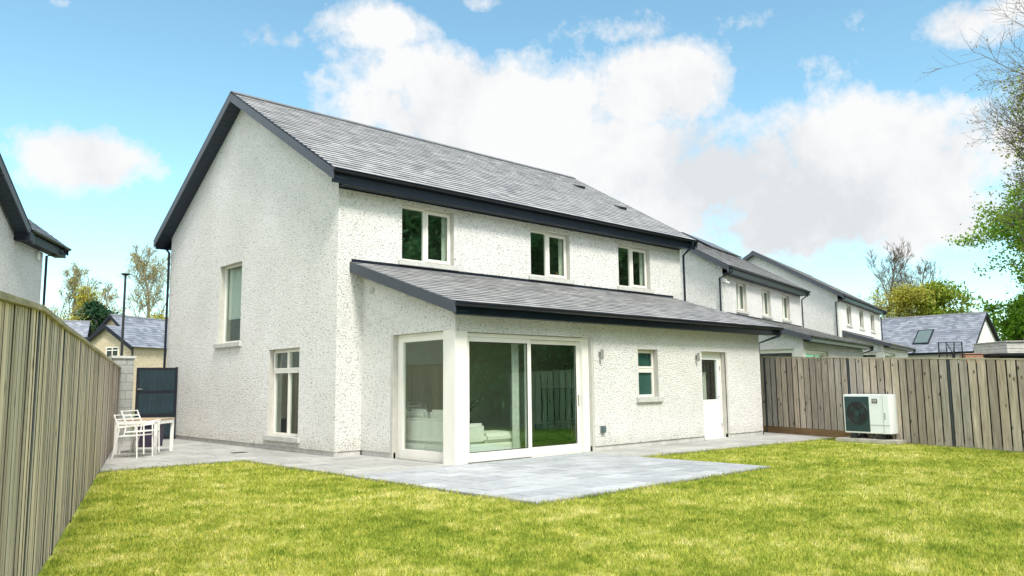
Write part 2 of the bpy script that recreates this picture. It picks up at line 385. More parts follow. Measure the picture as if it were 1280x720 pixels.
def window(root, pl, o, style, flip=False, mats=None, lining=1.5, lin_h=None, curtain=True, dash=True):
    """a window part with its frame mesh; panes, sill, reveal, lining below it"""
    u0, u1, z0, z1 = o; dp = .13
    fr = MB()
    frame_ring(pl, fr, u0, u1, z0, z1, .055, dp, dp+.07)
    panes = []
    if style == 'pair':
        mid = (u0+u1)/2 - .02
        pl.box(fr, mid-.035, mid+.035, z0+.055, z1-.055, dp, dp+.07)
        a, b = (mid+.035, u1-.055) if not flip else (u0+.055, mid-.035)
        frame_ring(pl, fr, a-.02, b+.02, z0+.04, z1-.04, .07, dp-.022, dp+.0)
        panes = [(u0+.055, mid-.035, z0+.055, z1-.055), (mid+.035, u1-.055, z0+.055, z1-.055)]
    elif style == 'toplight':
        mid = (u0+u1)/2; tr = z1-(z1-z0)*.26
        pl.box(fr, u0+.055, u1-.055, tr-.04, tr+.04, dp-.012, dp+.07)
        pl.box(fr, mid-.035, mid+.035, z0+.055, tr-.04, dp, dp+.07); pl.box(fr, mid-.035, mid+.035, tr+.04, z1-.055, dp, dp+.07)
        frame_ring(pl, fr, u0+.03, mid-.0, tr+.03, z1-.035, .045, dp-.02, dp+.0)
        frame_ring(pl, fr, mid+.002, u1-.03, tr+.03, z1-.035, .045, dp-.02, dp+.0)
        panes = [(u0+.055, mid-.035, z0+.055, tr-.04), (mid+.035, u1-.055, z0+.055, tr-.04), (u0+.055, mid-.035, tr+.04, z1-.055), (mid+.035, u1-.055, tr+.04, z1-.055)]
    elif style == 'single':
        panes = [(u0+.055, u1-.055, z0+.055, z1-.055)]
    elif style == 'stack':
        tr = z0+(z1-z0)*.56
        pl.box(fr, u0+.055, u1-.055, tr-.05, tr+.05, dp-.01, dp+.07)
        frame_ring(pl, fr, u0+.03, u1-.03, tr+.04, z1-.03, .05, dp-.02, dp+.0)
        panes = [(u0+.055, u1-.055, z0+.055, tr-.05), (u0+.055, u1-.055, tr+.05, z1-.055)]
    w = fr.build('window', 'frame', root, bevel=.004)
    for a, b, c, d in panes:
        pl.pane(a, b, c, d, dp+.035).build('pane', 'frost' if style == 'stack' else 'glass', w, fix=False)
    sl = MB(); pl.box(sl, u0-.10, u1+.10, z0-.11, z0-.004, -.06, dp)
    sl.build('sill', 'sill', w, bevel=.006)
    rv = MB(); pl.reveal(rv, o, dp+.08, 'lrt'); pl.box(rv, u0, u1, z0-.002, z0+.002, dp-.01, dp+.08)
    # narrow smooth band standing just proud of the dash round the opening
    rv.build('reveal', 'render', w)
    if style != 'stack':
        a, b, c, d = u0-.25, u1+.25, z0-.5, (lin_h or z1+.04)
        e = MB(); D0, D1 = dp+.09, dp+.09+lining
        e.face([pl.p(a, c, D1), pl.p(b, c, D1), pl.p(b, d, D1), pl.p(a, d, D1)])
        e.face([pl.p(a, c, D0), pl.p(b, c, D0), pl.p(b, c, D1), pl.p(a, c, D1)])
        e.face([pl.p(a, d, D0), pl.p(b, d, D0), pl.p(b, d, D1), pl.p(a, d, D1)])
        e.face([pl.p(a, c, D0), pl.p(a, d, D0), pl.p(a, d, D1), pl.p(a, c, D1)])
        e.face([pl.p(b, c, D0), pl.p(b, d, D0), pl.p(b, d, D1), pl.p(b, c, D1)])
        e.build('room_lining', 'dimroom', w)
        if curtain:
            c = MB(); ua, ub = (u1-.16, u1+.12) if curtain == 'r' or curtain is True else (u0-.12, u0+.4)
            n = 18
            for k in range(n):
                t0, t1 = k/n, (k+1)/n
                f = lambda t: dp+.13+.025*math.sin(t*n*1.3)
                c.face([pl.p(ua+(ub-ua)*t0, z0-.2, f(t0)), pl.p(ua+(ub-ua)*t1, z0-.2, f(t1)), pl.p(ua+(ub-ua)*t1, z1+.02, f(t1)), pl.p(ua+(ub-ua)*t0, z1+.02, f(t0))])
            c.build('curtain', 'curtain', w, smooth=True)
    return w

rng = random.Random(4)
def slates(mb, x0, x1, ys, zs, ye, ze, gauge=.2, width=.3, seed=1, th=.009, frame=None):
    """individual slates on a slope rising from (ys,zs) to (ye,ze) in the y/z plane"""
    r = random.Random(seed)
    L = math.hypot(ye-ys, ze-zs); dy, dz = (ye-ys)/L, (ze-zs)/L
    ny, nz = -dz, dy
    if nz < 0: ny, nz = -ny, -nz
    rows = max(1, round(L/gauge)); g = L/rows
    for i in range(rows):
        a, b = i*g-(.02 if i == 0 else 0), min(L, (i+1)*g+.03)
        off = (width/2 if i % 2 else 0); k = 0
        x = x0-off
        while x < x1-1e-6:
            xa, xb = max(x, x0)+.002, min(x+width, x1)-.002
            x += width
            if xb-xa < .03: continue
            j = r.uniform(-.002, .002); l = .024+r.uniform(-.003, .003)
            def P(xx, s, h): return (xx, ys+dy*s+ny*h, zs+dz*s+nz*h)
            i0 = len(mb.v)
            mb.v += [P(xa, a+j, l+th), P(xb, a+j, l+th), P(xb, b, .004+th), P(xa, b, .004+th), P(xa, a+j, l), P(xb, a+j, l), P(xb, b, 0), P(xa, b, 0)]
            mb.f += [(i0, i0+1, i0+2, i0+3), (i0+4, i0+5, i0+1, i0), (i0+4, i0, i0+3, i0+7), (i0+5, i0+6, i0+2, i0+1)]

def gutter_run(mb, x0, x1, y, z, r=.062, sgn=-1):
    """half-round gutter along x, with its top at z; sgn=-1: hangs towards -y"""
    n = 10; pts = []
    for k in range(n+1):
        t = PI*k/n; pts.append((y-math.cos(t)*r, z-math.sin(t)*r))
    inn = [(y-math.cos(PI*k/n)*(r-.007), z+.002-math.sin(PI*k/n)*(r-.007)) for k in range(n+1)][::-1]
    ring = pts+inn
    mb.prism([(x0, a, b) for a, b in ring], (x1-x0, 0, 0))
    # rolled front lip
    mb.tube([(x0, y+sgn*r, z), (x1, y+sgn*r, z)], .009, 6)
    for e in (x0, x1): mb.prism([(e-.004, a, b) for a, b in pts], (.008, 0, 0))
    x = x0+2
    while x < x1-1:                      # jointing clips
        mb.prism([(x, y+(a-y)*1.09, z+(b-z)*1.09) for a, b in pts], (.04, 0, 0)); x += 2.4

# ---------------------------------------------------------------- the house
SL = .593; SE = .3215
def house(label, loc, rz, L=11.88, D=9.38, ex0=.6, ex1=10.95, ed=3.04, main=True, wall='dash', roof='slate', zb=0., wins=((1.57, 3.01, 4.1, 5.34), (5.47, 6.91, 4.1, 5.30), (8.91, 10.35, 4.1, 5.30)), seed=1):
    root = thing('house', label, 'house', loc, rz, group=None)
    B = -zb
    WT = 5.43
    main_pl = Plane((0, 0, 0), (1, 0, 0), (0, -1, 0))
    gab_pl = Plane((0, 0, 0), (0, 1, 0), (-1, 0, 0))
    end_pl = Plane((L, 0, 0), (0, 1, 0), (1, 0, 0))
    back_pl = Plane((0, D, 0), (1, 0, 0), (0, 1, 0))
    ext_pl = Plane((0, -ed, 0), (1, 0, 0), (0, -1, 0))
    side_pl = Plane((ex0, 0, 0), (0, 1, 0), (-1, 0, 0))
    rgt_pl = Plane((ex1, 0, 0), (0, 1, 0), (1, 0, 0))
    P0 = .13                                         # dash stops above a plain plinth
    up = (4.51, 5.83, 2.50, 4.48); lo = (1.51, 2.93, .34, 2.24)
    slider = (ex0, ex0+3.6, 0, 2.35); sideop = (-ed, -ed+1.92, 0, 2.38)
    small = (5.76, 6.48, 1.09, 2.15); door = (8.23, 9.27, 0, 2.15)
    if not main: small = (6.2, 6.9, 1.09, 2.15)
    w = MB()
    s = (slider[0], slider[1], P0, slider[3]); so = (sideop[0], sideop[1], P0, sideop[3])
    main_pl.wall(w, 0, ex0, P0, WT, []); main_pl.wall(w, ex0, L, 3.3, WT, list(wins))
    main_pl.wall(w, ex1, L, P0, 3.3, [])
    gab_pl.wall(w, 0, D, P0, WT, [up, lo])
    zt = WT+.34
    for pl in (gab_pl, end_pl):
        w.face([pl.p(0, WT), pl.p(D, WT), pl.p(D, zt), pl.p(D/2, zt+D/2*SL), pl.p(0, zt)])
    end_pl.wall(w, 0, D, P0, WT, []); back_pl.wall(w, 0, L, P0, WT, [])
    ext_pl.wall(w, ex0, ex1, P0, 2.64, [s, small, (door[0], door[1], P0, door[3])])
    for pl, op in ((side_pl, [so]), (rgt_pl, [])):
        pl.wall(w, -ed, 0, P0, 2.64, op)
        w.face([pl.p(-ed, 2.64), pl.p(0, 2.64), pl.p(0, 2.78+SE*ed), pl.p(-ed, 2.78)])
    w.build('wall', wall, root, fix=False)
    # plinth, set back 18 mm below the drip of the dash
    p = MB(); q = .018
    def strip(pl, a, b): pl.box(p, a, b, B-.1, P0, q, q+.05); pl.box(p, a, b, P0-.006, P0, -.006, q+.05)
    strip(main_pl, 0, ex0); strip(gab_pl, 0, D); strip(end_pl, 0, D); strip(back_pl, 0, L); strip(main_pl, ex1, L)
    strip(side_pl, -ed+1.92, 0); strip(ext_pl, slider[1], door[0]); strip(ext_pl, door[1], ex1); strip(rgt_pl, -ed, 0)
    p.build('plinth', 'plinth', root, fix=False)
    # --- main roof
    ys, zs = -.36, 5.72; yr = D/2; zr = zs+(yr-ys)*SL
    xa, xb = -.35, L+.35
    rf = MB(); slates(rf, xa, xb, ys, zs, yr, zr, seed=seed); slates(rf, xa, xb, D-ys, zs, yr, zr, seed=seed+1)
    roof_o = rf.build('roof', roof, root, fix=False)
    dk = MB()
    dk.prism([(xa+.01, ys+.01, zs-.005), (xa+.01, yr, zr-.005), (xa+.01, D-ys-.01, zs-.005), (xa+.01, D-ys-.01, zs-.08), (xa+.01, yr, zr-.10), (xa+.01, ys+.01, zs-.08)], (xb-xa-.02, 0, 0))
    dk.build('roof_deck', 'deck', roof_o)
    rd = MB(); x = xa
    while x < xb-.01:
        e = min(x+.45, xb)
        for sg in (-1, 1):
            rd.hexa([(x+.004, yr, zr+.05), (e-.004, yr, zr+.05), (e-.004, yr+sg*.15, zr-.045), (x+.004, yr+sg*.15, zr-.045),
                     (x+.004, yr, zr+.068), (e-.004, yr, zr+.068), (e-.004, yr+sg*.16, zr-.030), (x+.004, yr+sg*.16, zr-.030)])
        x = e
    rd.build('ridge_tile', 'ridge', roof_o, fix=False)
    # barge boards and their soffits
    for (bx0, bx1, wx0, wx1) in ((xa-.02, xa+.005, xa+.005, 0), (xb-.005, xb+.02, L, xb-.005)):
        for sg in (0, 1):
            Y = lambda y: y if sg == 0 else D-y
            b = MB()
            def seg(y0, y1, t0, t1, X0, X1):
                z0_, z1_ = zs+(y0-ys)*SL, zs+(y1-ys)*SL
                b.hexa([(X0, Y(y0), z0_+t0), (X1, Y(y0), z0_+t0), (X1, Y(y1), z1_+t0), (X0, Y(y1), z1_+t0),
                        (X0, Y(y0), z0_+t1), (X1, Y(y0), z0_+t1), (X1, Y(y1), z1_+t1), (X0, Y(y1), z1_+t1)])
            seg(ys-.04, yr+(.001 if sg == 0 else -.001), -.215, .012, bx0, bx1)
            o = b.build('barge_board', 'barge', root)
            b = MB(); seg(ys-.0, yr, .004, .03, bx0, bx0+.05 if bx0 < 0 else bx0+.03); b.build('verge_trim', 'fascia', o)
            b = MB(); n = 34
            for i in range(n):
                y0 = ys+.02+(yr-ys-.02)*i/n; y1 = ys+.02+(yr-ys-.02)*(i+1)/n-.008
                seg(y0, y1, -.19, -.175, wx0, wx1)
            seg(ys+.02, yr, -.174, -.165, wx0, wx1)
            b.build('verge_soffit', 'soffit', o)
    # eaves: fascia, soffit, gutter
    for sg in (0, 1):
        Y = lambda y: y if sg == 0 else D-y
        f = MB(); a, c = sorted((Y(-.33), Y(-.305))); f.box(xa+.006, xb-.006, a, c, 5.44, zs-.012)
        fo = f.build('fascia', 'navy', root, bevel=.003)
        f = MB(); a, c = sorted((Y(-.304), Y(-.0))); f.box(0, L, a, c, 5.455, 5.47); f.build('soffit', 'soffit', fo)
        g = MB(); gutter_run(g, xa-.01, xb+.01, Y(-.398), zs-.012, sgn=-1 if sg == 0 else 1); g.build('gutter', 'navy', root, fix=False)
    # --- extension roof
    eys, ezs = -ed-.36, 2.825; eyr = 0; ezr = ezs+(eyr-eys)*SE
    ea, eb = ex0-.3, ex1+.5
    rf = MB(); slates(rf, ea, eb, eys, ezs, eyr, ezr, seed=seed+5, gauge=.2)
    er = rf.build('extension_roof', roof, root, fix=False)
    dk = MB(); dk.prism([(ea+.01, eys+.01, ezs-.005), (ea+.01, eyr, ezr-.005), (ea+.01, eyr, ezr-.09), (ea+.01, eys+.01, ezs-.07)], (eb-ea-.02, 0, 0)); dk.build('roof_deck', 'deck', er)
    fl = MB(); fl.box(ea+.02, min(eb, L)-.02, -.02, -.0015, ezr-.02, ezr+.075); fl.obox((0, 0, 0), (0, 0, 0), (0, 0, 0), (0, 0, 0))
    fl.build('lead_flashing', 'fascia', er)
    for X0, X1 in ((ea-.02, ea+.005), (eb-.005, eb+.02)):
        b = MB(); y0, y1 = eys-.03, 0; z0_, z1_ = ezs+(y0-eys)*SE, ezr
        b.hexa([(X0, y0, z0_-.19), (X1, y0, z0_-.19), (X1, y1, z1_-.20), (X0, y1, z1_-.20), (X0, y0, z0_+.012), (X1, y0, z0_+.012), (X1, y1, z1_+.012), (X0, y1, z1_+.012)])
        o = b.build('barge_board', 'barge', root)
        b = MB(); S0, S1 = (X1, ex0) if X0 < 1 else (ex1, X0)
        b.hexa([(S0, y0+.05, z0_-.15), (S1, y0+.05, z0_-.15), (S1, y1, z1_-.17), (S0, y1, z1_-.17), (S0, y0+.05, z0_-.135), (S1, y0+.05, z0_-.135), (S1, y1, z1_-.155), (S0, y1, z1_-.155)])
        b.build('verge_soffit', 'soffit', o)
    f = MB(); f.box(ea+.006, eb-.006, -ed-.33, -ed-.305, 2.625, ezs-.012); fo = f.build('fascia', 'navy', root, bevel=.003)
    f = MB(); f.box(ex0, eb-.02, -ed-.304, -ed, 2.64, 2.655); f.build('soffit', 'soffit', fo)
    g = MB(); gutter_run(g, ea-.01, eb+.01, -ed-.398, ezs-.012); g.build('gutter', 'navy', root, fix=False)
    # downpipes
    def pipe(pts):
        d = MB(); d.tube(pts, .034, 12); 
        for k in (0, len(pts)-1): d.tube([Vector(pts[k])-Vector((0, 0, .03)), Vector(pts[k])+Vector((0, 0, .03))], .041, 12)
        d.build('downpipe', 'navy', root, smooth=False, fix=False)
    pipe([(L+.1, -.40, 5.65), (L+.1, -.40, 5.52), (L+.09, -.06, 5.28), (L+.09, -.06, 3.3), (L+.09, -.06, B)])
    pipe([(ex1+.40, -ed-.40, 2.75), (ex1+.40, -ed-.40, 2.62), (ex1+.07, -ed+.06, 2.42), (ex1+.07, -ed+.06, B)])
    pipe([(-.05, D+.37, 5.65), (-.05, D+.37, 5.5), (-.065, D-.03, 5.3), (-.065, D-.03, B)])
    if not main:
        pipe([(.05, -.40, 5.65), (.05, -.40, 5.5), (-.07, .1, 5.28), (-.07, .1, B)])
    # --- windows
    for i, o in enumerate(wins):
        window(root, main_pl, o, 'pair', lin_h=5.4)
    wu = window(root, gab_pl, up, 'single', curtain=False)
    bl = MB(); gab_pl.box(bl, up[0]+.06, up[1]-.06, up[2]+.62, up[3]-.05, .24, .245); bl.build('blind', 'blind', wu)
    window(root, gab_pl, lo, 'toplight', curtain='l')
    window(root, ext_pl, small, 'stack')
    # --- corner glazing
    y0 = -ed; r = MB()
    dp = .10
    ext_pl.reveal(r, (ex0, slider[1], 0, slider[3]), dp+.08, 'rt')
    side_pl.reveal(r, sideop, dp+.08, 'rt')
    ext_pl.box(r, slider[1]-.001, slider[1]+.07, 0, slider[3]+.0, -.006, .02)
    side_pl.box(r, sideop[1]-.001, sideop[1]+.07, 0, sideop[3]+.0, -.006, .02)
    r.build('glazing_reveal', 'render', root)
    c = MB(); c.box(ex0+.004, ex0+.28, -ed+.004, -ed+.36, B, 2.40); c.build('corner_post', 'frame', root, bevel=.006)
    # fixed side window (u runs along +y from the corner)
    f = MB(); frame_ring(side_pl, f, -ed+.36, sideop[1]-.07, .015, 2.33, .11, dp, dp+.07, wb=.19, wt=.10)
    side_pl.box(f, sideop[1]-.07, sideop[1]-.002, .015, 2.378, dp+.01, dp+.07); side_pl.box(f, -ed+.36, sideop[1]-.07, 2.33, 2.378, dp-.01, dp+.07)
    wn = f.build('window', 'frame', root, bevel=.004)
    gk = MB(); side_pl.box(gk, -ed+.36, sideop[1]-.03, 0, .014, dp-.01, dp+.07); gk.build('threshold', 'rubber', wn)
    side_pl.pane(-ed+.47, sideop[1]-.18, .2, 2.23, dp+.04).build('pane', 'glass_side', wn, fix=False)
    # sliding door
    X = ex0+.28; XR = slider[1]-.2
    f = MB(); ext_pl.box(f, X, XR, 2.27, 2.34, dp-.02, dp+.12); ext_pl.box(f, XR, slider[1]-.002, .02, 2.348, dp-.03, dp+.12)
    ext_pl.box(f, X+.0, XR, 0.0, .025, dp-.0, dp+.13)
    sd = f.build('sliding_door', 'frame', root, bevel=.004)
    xm = X+1.66
    for (a, b_, d0) in ((X, xm, dp-.02), (xm-.08, XR, dp+.05)):
        f = MB(); frame_ring(ext_pl, f, a+.003, b_, .03, 2.265, .105, d0, d0+.05, wb=.17, wt=.085)
        pn = f.build('door_panel', 'frame', sd, bevel=.005)
        ext_pl.pane(a+.108, b_-.105, .2, 2.18, d0+.025).build('pane', 'glass_big', sd, fix=False)
        k = MB(); frame_ring(ext_pl, k, a+.104, b_-.101, .197, 2.183, .012, d0+.004, d0+.02); k.build('gasket', 'rubber', sd, fix=False)
    h = MB(); ext_pl.box(h, XR-.07, XR-.045, .95, 1.18, dp+.03, dp+.05); h.build('handle', 'metal', sd, bevel=.004)
    k = MB(); ext_pl.box(k, X, slider[1]-.01, -.0, .012, dp-.05, dp-.0); k.build('threshold', 'rubber', sd)
    # back door
    r = MB(); ext_pl.reveal(r, door, .2, 'lrt'); ext_pl.box(r, door[1], door[1]+.07, 0, door[3], -.006, .02)
    f = MB(); frame_ring(ext_pl, f, door[0]+.002, door[1]-.002, .04, door[3]-.002, .07, .13, .2)
    dr = f.build('door', 'frame', root, bevel=.004); r.build('reveal', 'render', dr)
    a, b_, c0, c1 = door[0]+.07, door[1]-.07, .05, door[3]-.07
    pa, pb, pc, pd = a+.12, b_-.12, .98, c1-.12
    f = MB(); ext_pl.box(f, a+.004, pa, c0, c1, .14, .19); ext_pl.box(f, pb, b_-.004, c0, c1, .14, .19); ext_pl.box(f, pa, pb, c0, pc, .14, .19); ext_pl.box(f, pa, pb, pd, c1, .14, .19)
    f.build('door_leaf', 'doorw', dr, fix=True)
    f = MB(); frame_ring(ext_pl, f, pa-.03, pb+.03, pc-.03, pd+.03, .03, .13, .14); f.build('glazing_bead', 'doorw', dr, fix=False)
    ext_pl.pane(pa, pb, pc, pd, .165).build('pane', 'glass', dr, fix=False)
    g = MB(); ext_pl.box(g, pa+.03, pa+.22, pc+.05, pd-.1, .30, .34); ext_pl.box(g, pb-.2, pb-.06, pc, pd-.3, .42, .46); g.build('curtain', 'curtain', dr)
    bx = MB(); ext_pl.box(bx, door[0]-.3, door[1]+.3, B, 2.3, 1.5, 1.52); bx.build('room_lining', 'inwall', dr)
    g = MB(); ext_pl.box(g, door[0], door[1], B, .045, -.05, .2); g.build('doorstep', 'sill', dr, bevel=.006)
    g = MB(); g.tube([ext_pl.p(b_-.06, 1.05, .14), ext_pl.p(b_-.06, 1.05, .10), ext_pl.p(b_-.17, 1.05, .10)], .009, 8); g.build('handle', 'metal', dr)
    for hz_ in (.3, 1.7):
        g = MB(); ext_pl.box(g, b_-.01, b_+.012, hz_, hz_+.1, .118, .13); g.build('hinge', 'metal', dr)
    if not main: return root
    # --- fittings on the wall of the near house
    for lx in (4.46, 7.98):
        m = MB(); ext_pl.box(m, lx-.03, lx+.03, 1.97, 2.06, -.035, -.0); m.tube([ext_pl.p(lx, 1.92, -.075), ext_pl.p(lx, 2.11, -.075)], .034, 16)
        m.tube([ext_pl.p(lx, 1.905, -.075), ext_pl.p(lx, 1.92, -.075)], .026, 16)
        lo_ = m.build('wall_light', 'metal', root)
    m = MB(); ext_pl.box(m, 4.43, 4.56, .39, .53, -.065, 0); bo = m.build('outdoor_socket', 'steelgrey', root, bevel=.01)
    m = MB(); ext_pl.box(m, 4.445, 4.545, .40, .47, -.075, -.066); m.build('socket_cover', 'steelgrey', bo, bevel=.004)
    m = MB(); m.tube([side_pl.p(-.36, 3.32, 0), side_pl.p(-.36, 3.32, -.02)], .075, 24)
    for k in range(5): m.box(ex0-.026, ex0-.02, -.36-.055, -.36+.055, 3.275+k*.022, 3.285+k*.022)
    m.build('wall_vent', 'sill', root)
    for vx, vy in ((11.05, 3.35), (11.1, 1.66)):
        m = MB(); z = zs+(vy-ys)*SL; n = Vector((0, -SL, 1)).normalized(); d = Vector((0, 1, SL)).normalized()
        c_ = Vector((vx, vy, z))+n*.04
        m.hexa([c_+Vector((-.17, 0, 0))-d*.13-n*.03, c_+Vector((.17, 0, 0))-d*.13-n*.03, c_+Vector((.17, 0, 0))+d*.16-n*.03, c_+Vector((-.17, 0, 0))+d*.16-n*.03,
                c_+Vector((-.15, 0, 0))-d*.13+n*.07, c_+Vector((.15, 0, 0))-d*.13+n*.07, c_+Vector((.15, 0, 0))+d*.16, c_+Vector((-.15, 0, 0))+d*.16])
        m.build('roof_vent', 'black', root)
    # living room shell behind the corner glazing
    m = MB(); a, b_, c_, d_ = .78, 7.5, -ed+.30, .1
    m.face([(a, c_, .02), (b_, c_, .02), (b_, d_, .02), (a, d_, .02)]); m.build('living_room_floor', 'oak', root, fix=False)
    m = MB(); m.face([(a, d_, .02), (b_, d_, .02), (b_, d_, 2.5), (a, d_, 2.5)]); m.face([(b_, c_, .02), (b_, d_, .02), (b_, d_, 2.5), (b_, c_, 2.5)])
    m.box(4.3, 7.5, -ed+.3, -ed+.32, .02, 2.5); m.box(a, a+.02, -1.1, d_, .02, 2.5)
    m.box(a-.0, a+.02, -ed+.1, -1.1, 2.39, 2.5)
    m.build('living_room_wall', 'inwall', root, fix=False)
    m = MB(); m.face([(a-.15, -ed+.1, 2.50), (b_, -ed+.1, 2.50), (b_, d_, 2.50), (a-.15, d_, 2.50)]); m.build('living_room_ceiling', 'inceil', root, fix=False)
    cu = MB(); n = 30
    for k in range(n):
        f = lambda t: (2.36+t*.14, -ed+.42+.03*math.sin(t*n*1.2))
        p0, p1 = f(k/n), f((k+1)/n)
        cu.face([(*p0, .05), (*p1, .05), (*p1, 2.45), (*p0, 2.45)])
    cu.build('curtain', 'curtain', root, smooth=True, fix=False)
    return root

h1 = house('large white pebbledashed two-storey house in the foreground with corner glazing onto the patio', (8.09, 13.84, 0), 0)
h2 = house('second white house along the row, directly beyond the large foreground house', (27.36, 16.97, .27), .2, L=10.87, ex0=.56, ex1=10.79, ed=2.84, main=False, wall='dash_b', zb=.27, seed=20,
           wins=((1.5, 2.75, 4.1, 5.3), (4.75, 6.0, 4.1, 5.3), (7.75, 9.0, 4.1, 5.3)))
h3 = house('third white house along the row, farthest of the two-storey houses beyond the right fence', (44.66, 20.19, .65), .22, L=13.5, D=9.35, ex0=1.0, ex1=10.05, ed=2.12, main=False, wall='dash_b', zb=.65, seed=40,
           wins=((2.2, 3.6, 4.1, 5.3), (6.0, 7.4, 4.1, 5.3), (9.8, 11.2, 4.1, 5.3)))
# solar panels on the second roof (near its far verge)
m = MB()
for k in range(4):
    x0 = 6.3+k*1.1; n = Vector((0, -SL, 1)).normalized()
    y0, y1 = 2.9, 4.4
    c = [Vector((x0, y0, 5.72+(y0+.36)*SL)), Vector((x0+1.05, y0, 5.72+(y0+.36)*SL)), Vector((x0+1.05, y1, 5.72+(y1+.36)*SL)), Vector((x0, y1, 5.72+(y1+.36)*SL))]
    m.hexa([p+n*.07 for p in c]+[p+n*.13 for p in c])
m.build('solar_panel', 'panel', h2)
m = MB(); m.box(-.02, .06, -.14, -.0, 5.12, 5.24); m.tube([(.02, -.12, 5.1), (.02, -.26, 5.06)], .04, 10); m.build('security_light', 'white', h2)

# ---------------------------------------------------------------- simple gabled buildings
def gabled(name, label, cat, loc, rz, L, D, ze, zr, wall, roof, ov=.25, base=0, gauge=.25, slw=.35, seed=3, verge='fascia'):
    """ridge along local x; y from 0 to D"""
    root = thing(name, label, cat, loc, rz)
    k = (zr-ze)/(D/2)
    w = MB()
    for x in (0, L): w.face([(x, 0, base), (x, D, base), (x, D, ze-.02), (x, D/2, zr-.05), (x, 0, ze-.02)])
    for y in (0, D): w.face([(0, y, base), (L, y, base), (L, y, ze-.02), (0, y, ze-.02)])
    w.build('wall', wall, root, fix=False)
    ys, zs = -ov, ze-ov*k
    r = MB(); slates(r, -ov, L+ov, ys, zs+.03, D/2, zr+.03, gauge, slw, seed); slates(r, -ov, L+ov, D-ys, zs+.03, D/2, zr+.03, gauge, slw, seed+1)
    ro = r.build('roof', roof, root, fix=False)
    d = MB(); d.prism([(-ov+.01, ys, zs+.025), (-ov+.01, D/2, zr+.025), (-ov+.01, D-ys, zs+.025), (-ov+.01, D-ys, zs-.03), (-ov+.01, D/2, zr-.03), (-ov+.01, ys, zs-.03)], (L+2*ov-.02, 0, 0)); d.build('roof_deck', 'deck', ro)
    rt = MB(); rt.prism([(-ov, D/2-.14, zr-.02), (-ov, D/2, zr+.09), (-ov, D/2+.14, zr-.02)], (L+2*ov, 0, 0)); rt.build('ridge_tile', 'ridge', ro)
    for x0, x1 in ((-ov-.03, -ov+.01), (L+ov-.01, L+ov+.03)):
        for sg in (0, 1):
            Y = lambda y: y if sg == 0 else D-y
            b = MB(); b.hexa([(x0, Y(ys), zs-.17), (x1, Y(ys), zs-.17), (x1, Y(D/2), zr-.17), (x0, Y(D/2), zr-.17), (x0, Y(ys), zs+.05), (x1, Y(ys), zs+.05), (x1, Y(D/2), zr+.05), (x0, Y(D/2), zr+.05)])
            b.build('barge_board', verge, root)
    for sg in (0, 1):
        Y = lambda y: y if sg == 0 else D-y
        g = MB(); gutter_run(g, -ov, L+ov, Y(ys-.05), zs+.02, sgn=-1 if sg == 0 else 1); a, c = sorted((Y(ys), Y(ys+.03))); g.box(-ov+.02, L+ov-.02, a, c, zs-.12, zs+.02)
        g.build('gutter', 'navy', root, fix=False)
    return root

def flat_window(root, pl, o, mullions=1):
    fr = MB(); u0, u1, z0, z1 = o; frame_ring(pl, fr, u0, u1, z0, z1, .06, -.02, .04)
    for k in range(1, mullions+1):
        u = u0+(u1-u0)*k/(mullions+1); pl.box(fr, u-.03, u+.03, z0+.06, z1-.06, -.015, .035)
    zz = z1-(z1-z0)*.3; pl.box(fr, u0+.06, u1-.06, zz-.025, zz+.025, -.01, .03)
    w = fr.build('window', 'frame', root)
    g = MB(); pl.box(g, u0+.05, u1-.05, z0+.05, z1-.05, -.006, .0); g.build('pane', 'screen', w)
    s = MB(); pl.box(s, u0-.08, u1+.08, z0-.08, z0-.004, -.06, .02); s.build('sill', 'sill', w)

# left neighbour: a gable wing facing the garden and a lower-eaved range beyond it
nb = thing('neighbour_house', 'white rendered house rising behind the left timber fence', 'house', (4.7, 24.2, 0), R(60))
# local x runs away from the camera along the wall, y to the left (behind the wall)
w = MB(); zA = 5.42; HW = 4.4; k = math.tan(R(31))
pl = Plane((0, .35, 0), (1, 0, 0), (0, -1, 0))
w.face([pl.p(-2*HW, 0), pl.p(2.1, 0), pl.p(2.1, zA), pl.p(0, zA), pl.p(-HW, zA+HW*k), pl.p(-2*HW, zA)])
w.face([(2.1, .35, 0), (2.1, 7, 0), (2.1, 7, zA), (2.1, 3.7, zA+1.9), (2.1, .35, zA)])
w.build('wall', 'dash_b', nb, fix=False)
for sg in (1, -1):
    b = MB(); X = lambda s: -HW+sg*(HW-s)*1.0
    def seg(s0, s1, t0, t1, ya, yb, mb=b):
        z0_, z1_ = 5.72+s0*k, 5.72+s1*k
        mb.hexa([(X(s0), ya, z0_+t0), (X(s1), ya, z1_+t0), (X(s1), yb, z1_+t0), (X(s0), yb, z0_+t0), (X(s0), ya, z0_+t1), (X(s1), ya, z1_+t1), (X(s1), yb, z1_+t1), (X(s0), yb, z0_+t1)])
    seg(-.25, HW, -.22, .01, -.02, .01); o = b.build('barge_board', 'barge', nb)
    b2 = MB(); seg(-.25, HW, .012, .04, -.03, .03, b2); b2.build('verge_trim', 'fascia', o)
    b3 = MB()
    for i in range(30): seg(-.2+i*(HW+.2)/30, -.2+(i+1)*(HW+.2)/30-.01, -.19, -.175, .012, .35, b3)
    b3.build('verge_soffit', 'soffit', o)
rf = MB()
for i in range(18):
    pass
